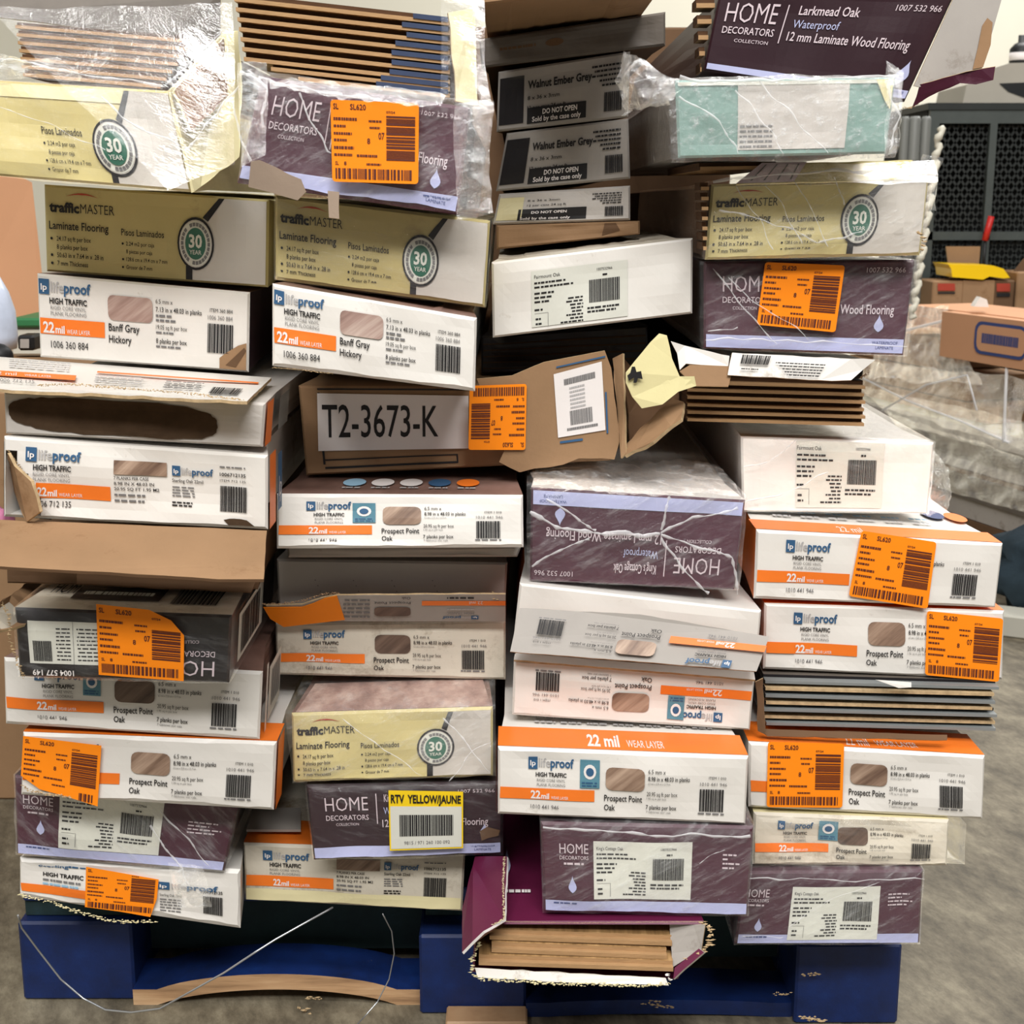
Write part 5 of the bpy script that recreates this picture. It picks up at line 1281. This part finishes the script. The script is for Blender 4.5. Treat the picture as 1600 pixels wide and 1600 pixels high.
segs = [(1330, 508, 552, 1470, 'kraft'), (1330, 554, 588, 1520, 'kraft'), (1330, 590, 612, 1560, 'kraft'), (1330, 613, 622, 1660, 'foam_grey'), (1340, 624, 645, 1660, 'grey_card'), (1345, 647, 668, 1660, 'bag_grey'), (1350, 670, 688, 1660, 'grey_card'), (1355, 691, 696, 1660, 'kraft_dark'), (1360, 698, 730, 1660, 'bag_grey'), (1365, 733, 760, 1660, 'grey_card'), (1370, 763, 790, 1660, 'kraft_dark')]
for i, (x0, t_, b_, x1, m) in enumerate(segs):
    slab('carton_layer', x0, t_, b_, x1, m, wl, .2, .004 * (i % 3))
slab('pallet_base', 1370, 792, 812, 1660, 'blue_paint_old', wl, .2)
slab('top_carton', 1425, 476, 506, 1700, 'skin_kraft', wl, .2, .012)
tc = slab('top_carton', 1498, 486, 556, 1700, 'skin_kraft', wl, .15, .05)
p0 = zpt(1552, 500); b = Art(lambda u, v, h: p0 + dirv * (.2 * u) - Vector((0, 0, .08 * v)) + nv * (.052 + h))
b.rrect(0, 0, 1, 1, 'cobalt_ink', 0, .3, 2.5); b.rrect(.05, .1, .97, .9, 'skin_kraft', 1, .3, 2.5); b.text('FLOOR', .15, .68, .7, .42, 'cobalt_ink', 2, .03) if 0 else b.lines(.15, .35, .85, .3, 'cobalt_ink', 2); b.build('blue_print', tc)
def wp(px, py, pr=.03): return zpt(px, py) + nv * pr
for i, (q, m, am) in enumerate((([(1380, 470), (1500, 480), (1550, 600), (1370, 590)], 'film_heavy', .016), ([(1350, 560), (1620, 590), (1620, 700), (1345, 620)], 'film', .012), ([(1400, 640), (1640, 720), (1640, 800), (1480, 760)], 'film', .010), ([(1360, 600), (1640, 660), (1640, 720), (1420, 660)], 'film_soft', .008))):
    patch('stretch_film', [wp(*p_, .03 + .004 * i) for p_ in q], m, wl, am, 60, 30, i + 2, 12, 0, 'crumpled clear stretch film')
for i, (pts, r) in enumerate(((((1370, 590), (1440, 625), (1520, 655), (1600, 690)), .003), (((1400, 640), (1470, 600), (1535, 585), (1550, 640)), .003), (((1598, 560), (1592, 690)), .004), (((1420, 520), (1500, 500), (1550, 560)), .004))):
    tube('film_cord', [wp(*p_, .045) for p_ in pts], r, 'film_fold', wl)
# boxes before the cage
tb = bg('work_table', 1472, 502, 1700, 512, 2.72, .2, 'dark_metal', 'dark table behind the wrapped load carrying the small brown boxes', 'table')
for x_ in (1474, 1690):
    bg('leg', x_, 513, x_ + 6, 800, 2.72, .03, 'dark_metal', None, None, tb); 
bx = bg('parts_box', 1458, 439, 1502, 500, 2.75, .15, 'kraft', 'small brown box with a red and black mark, left of the yellow tray box', 'box', None, .004, 'brown boxes before the mesh cage')
b = Art(ng([1465, 443, 1492, 443, 1492, 462, 1465, 462], 2.748)); b.rect(0, 0, 1, .6, 'red_ink', 1, 1); b.rect(0, .7, 1, .85, 'black_ink', 1, 1); b.build('box_print', bx)
bx = bg('parts_box', 1504, 438, 1552, 500, 2.75, .15, 'kraft', 'small brown box under the yellow plastic tray', 'box', None, .004, 'brown boxes before the mesh cage')
bx = bg('parts_box', 1554, 438, 1582, 500, 2.75, .15, 'kraft_dark', 'dark brown box with a dull red mark, right of the yellow tray box', 'box', None, .004, 'brown boxes before the mesh cage')  # darker kraft than the boxes beside it
b = Art(ng([1557, 443, 1578, 443, 1578, 466, 1557, 466], 2.748)); b.rect(0, 0, 1, .55, 'red_ink', 1, 1); b.rect(0, .65, 1, .9, 'black_ink', 1, 1); b.build('box_print', bx)
bx = bg('parts_box', 1590, 425, 1640, 500, 2.75, .15, 'kraft', 'brown box cut off by the right edge of the picture', 'box', None, .004, 'brown boxes before the mesh cage')
sheet('raised_flap', [(1584, 424, 2.6), (1600, 404, 2.6), (1612, 402, 2.6), (1612, 424, 2.6)], 'kraft_dark', bx, .004)
o = sheet('cardboard_piece', [(1478, 385, 2.93), (1532, 385, 2.93), (1528, 434, 2.93), (1484, 434, 2.93)], ['kraft', 'kraft', 'kraft_rough'], None, .006)[0]; tag(o, 'tapered brown cardboard piece standing behind the yellow tray', 'cardboard')
V = []; F = []; q = [(1482, 413), (1552, 415), (1568, 420), (1578, 434), (1568, 435), (1546, 432), (1536, 437), (1488, 433), (1486, 420)]
o = sheet('plastic_tray', [(x_, y_, 2.74) for x_, y_ in q], 'yellow_plastic', None, .16)[0]; tag(o, 'bright yellow plastic tray on a small brown box', 'tray')
a = W(1539, 376, 2.925); b_ = W(1549, 338, 2.925); o = tube('red_handle', [a, a.lerp(b_, .5), b_], .010, 'red_plastic'); tag(o, 'slanting red tool handle in front of the mesh cage', 'handle')
h0 = W(1536, 430, 2.925); tube('tool_shaft', [h0, a], .005, 'black_plastic', o)
o = sheet('folded_tag', [(1525, 474, 2.1), (1532, 464, 2.1), (1542, 468, 2.1), (1545, 480, 2.1), (1522, 479, 2.1)], 'white_card', None, .03)[0]; tag(o, 'tiny folded white tag on top of the wrapped load', 'paper')
# dark cloth and pale board at the foot of the load
def lump(name, c, s, mat, seed, label, cat, rough=.25, sub=3):
    bm = bmesh.new(); bmesh.ops.create_icosphere(bm, subdivisions=sub, radius=1)
    for v in bm.verts:
        d = 1 + rough * noise.noise(v.co * 1.8 + Vector((seed, 0, 0))) + rough * .5 * noise.noise(v.co * 5 + Vector((0, seed, 0)))
        v.co = Vector((v.co.x * s[0] * d, v.co.y * s[1] * d, v.co.z * s[2] * d))
    me = D.meshes.new(name); bm.to_mesh(me); bm.free(); me.materials.append(MATS[mat])
    me.polygons.foreach_set('use_smooth', [True] * len(me.polygons))
    o = D.objects.new(name, me); COL.objects.link(o); o.location = c; tag(o, label, cat); return o
c_ = WZ(1600, 960, .0); lump('cloth_bundle', (c_.x + .1, c_.y - .05, .12), (.24, .11, .13), 'blue_cloth', 3, 'dark blue-grey cloth heaped on the floor at the right edge', 'cloth', .35)
c_ = WZ(1590, 985, .0); o = boxm('pale_board', (c_.x - .22, c_.y - .1, .0), (c_.x + .35, c_.y - .02, .05), 'pale_board', None, .004, -.45); tag(o, 'pale board lying on the floor below the dark cloth at right', 'board')

# ================================================================== behind the stack, left
o = sheet('cardboard_sheet', [(-60, 230, 1.2), (50, 285, 1.25), (66, 430, 1.25), (62, 510, 1.25), (-60, 510, 1.2)], ['skin_kraft', 'kraft', 'cream_card'], None, .25)[0]; tag(o, 'large plain brown cardboard box behind the stack at far left', 'box')
x = W(50, 515, 1.1)
o = bg('storage_bin', 15, 497, 70, 512, 1.05, .3, 'green_plastic', 'green rimmed bin behind the left column', 'bin')
bg('bin_wall', 15, 512, 70, 556, 1.06, .28, 'pale_board', None, None, o)
o = bg('black_clamp', 26, 524, 54, 548, .95, .05, 'black_plastic', 'small black latch with a pale centre by the green bin', 'latch')
b = Art(ng([32, 530, 46, 530, 46, 544, 32, 544], .945)); b.rect(0, 0, 1, 1, 'grey_card', 1, 1); b.build('latch_plate', o)
x = W(2, 470, .8)
o = lathe('plastic_jug', (x.x - .012, .8, W(5, 545, .8).z), [(.03, 0), (.033, .02), (.032, .06), (.024, .09), (.012, .115), (.006, .118)], 'jug_plastic'); tag(o, 'translucent bluish-white plastic jug at the left edge', 'jug')
x = W(5, 545, .7); lump('black_ball', (x.x - .008, .7, x.z - .012), (.022, .02, .02), 'black_plastic', 4, 'round black rubber ball under the plastic jug at left', 'ball', .05)
x = W(0, 830, .3); lump('bubble_wrap_bag', (x.x, .3, x.z), (.02, .03, .035), 'pink_film', 9, 'pink bubble wrap bag peeking out at the left edge', 'bag', .4)
o = boxm('gap_backing_box', (-.47, 1.38, 0), (.43, 1.75, 1.25), 'kraft_dark', None, .004); tag(o, 'added big dark brown box behind the stack that darkens its upper gaps', 'box')  # unseen box, added so the wall does not show bright through gaps
# supports out of view that carry the left things
o = boxm('side_crate', (-1.25, .6, 0), (-.62, 1.5, W(0, 557, 1.06).z - .002), 'kraft', None, .004); tag(o, 'brown crate behind the left column carrying jug and bin', 'box')
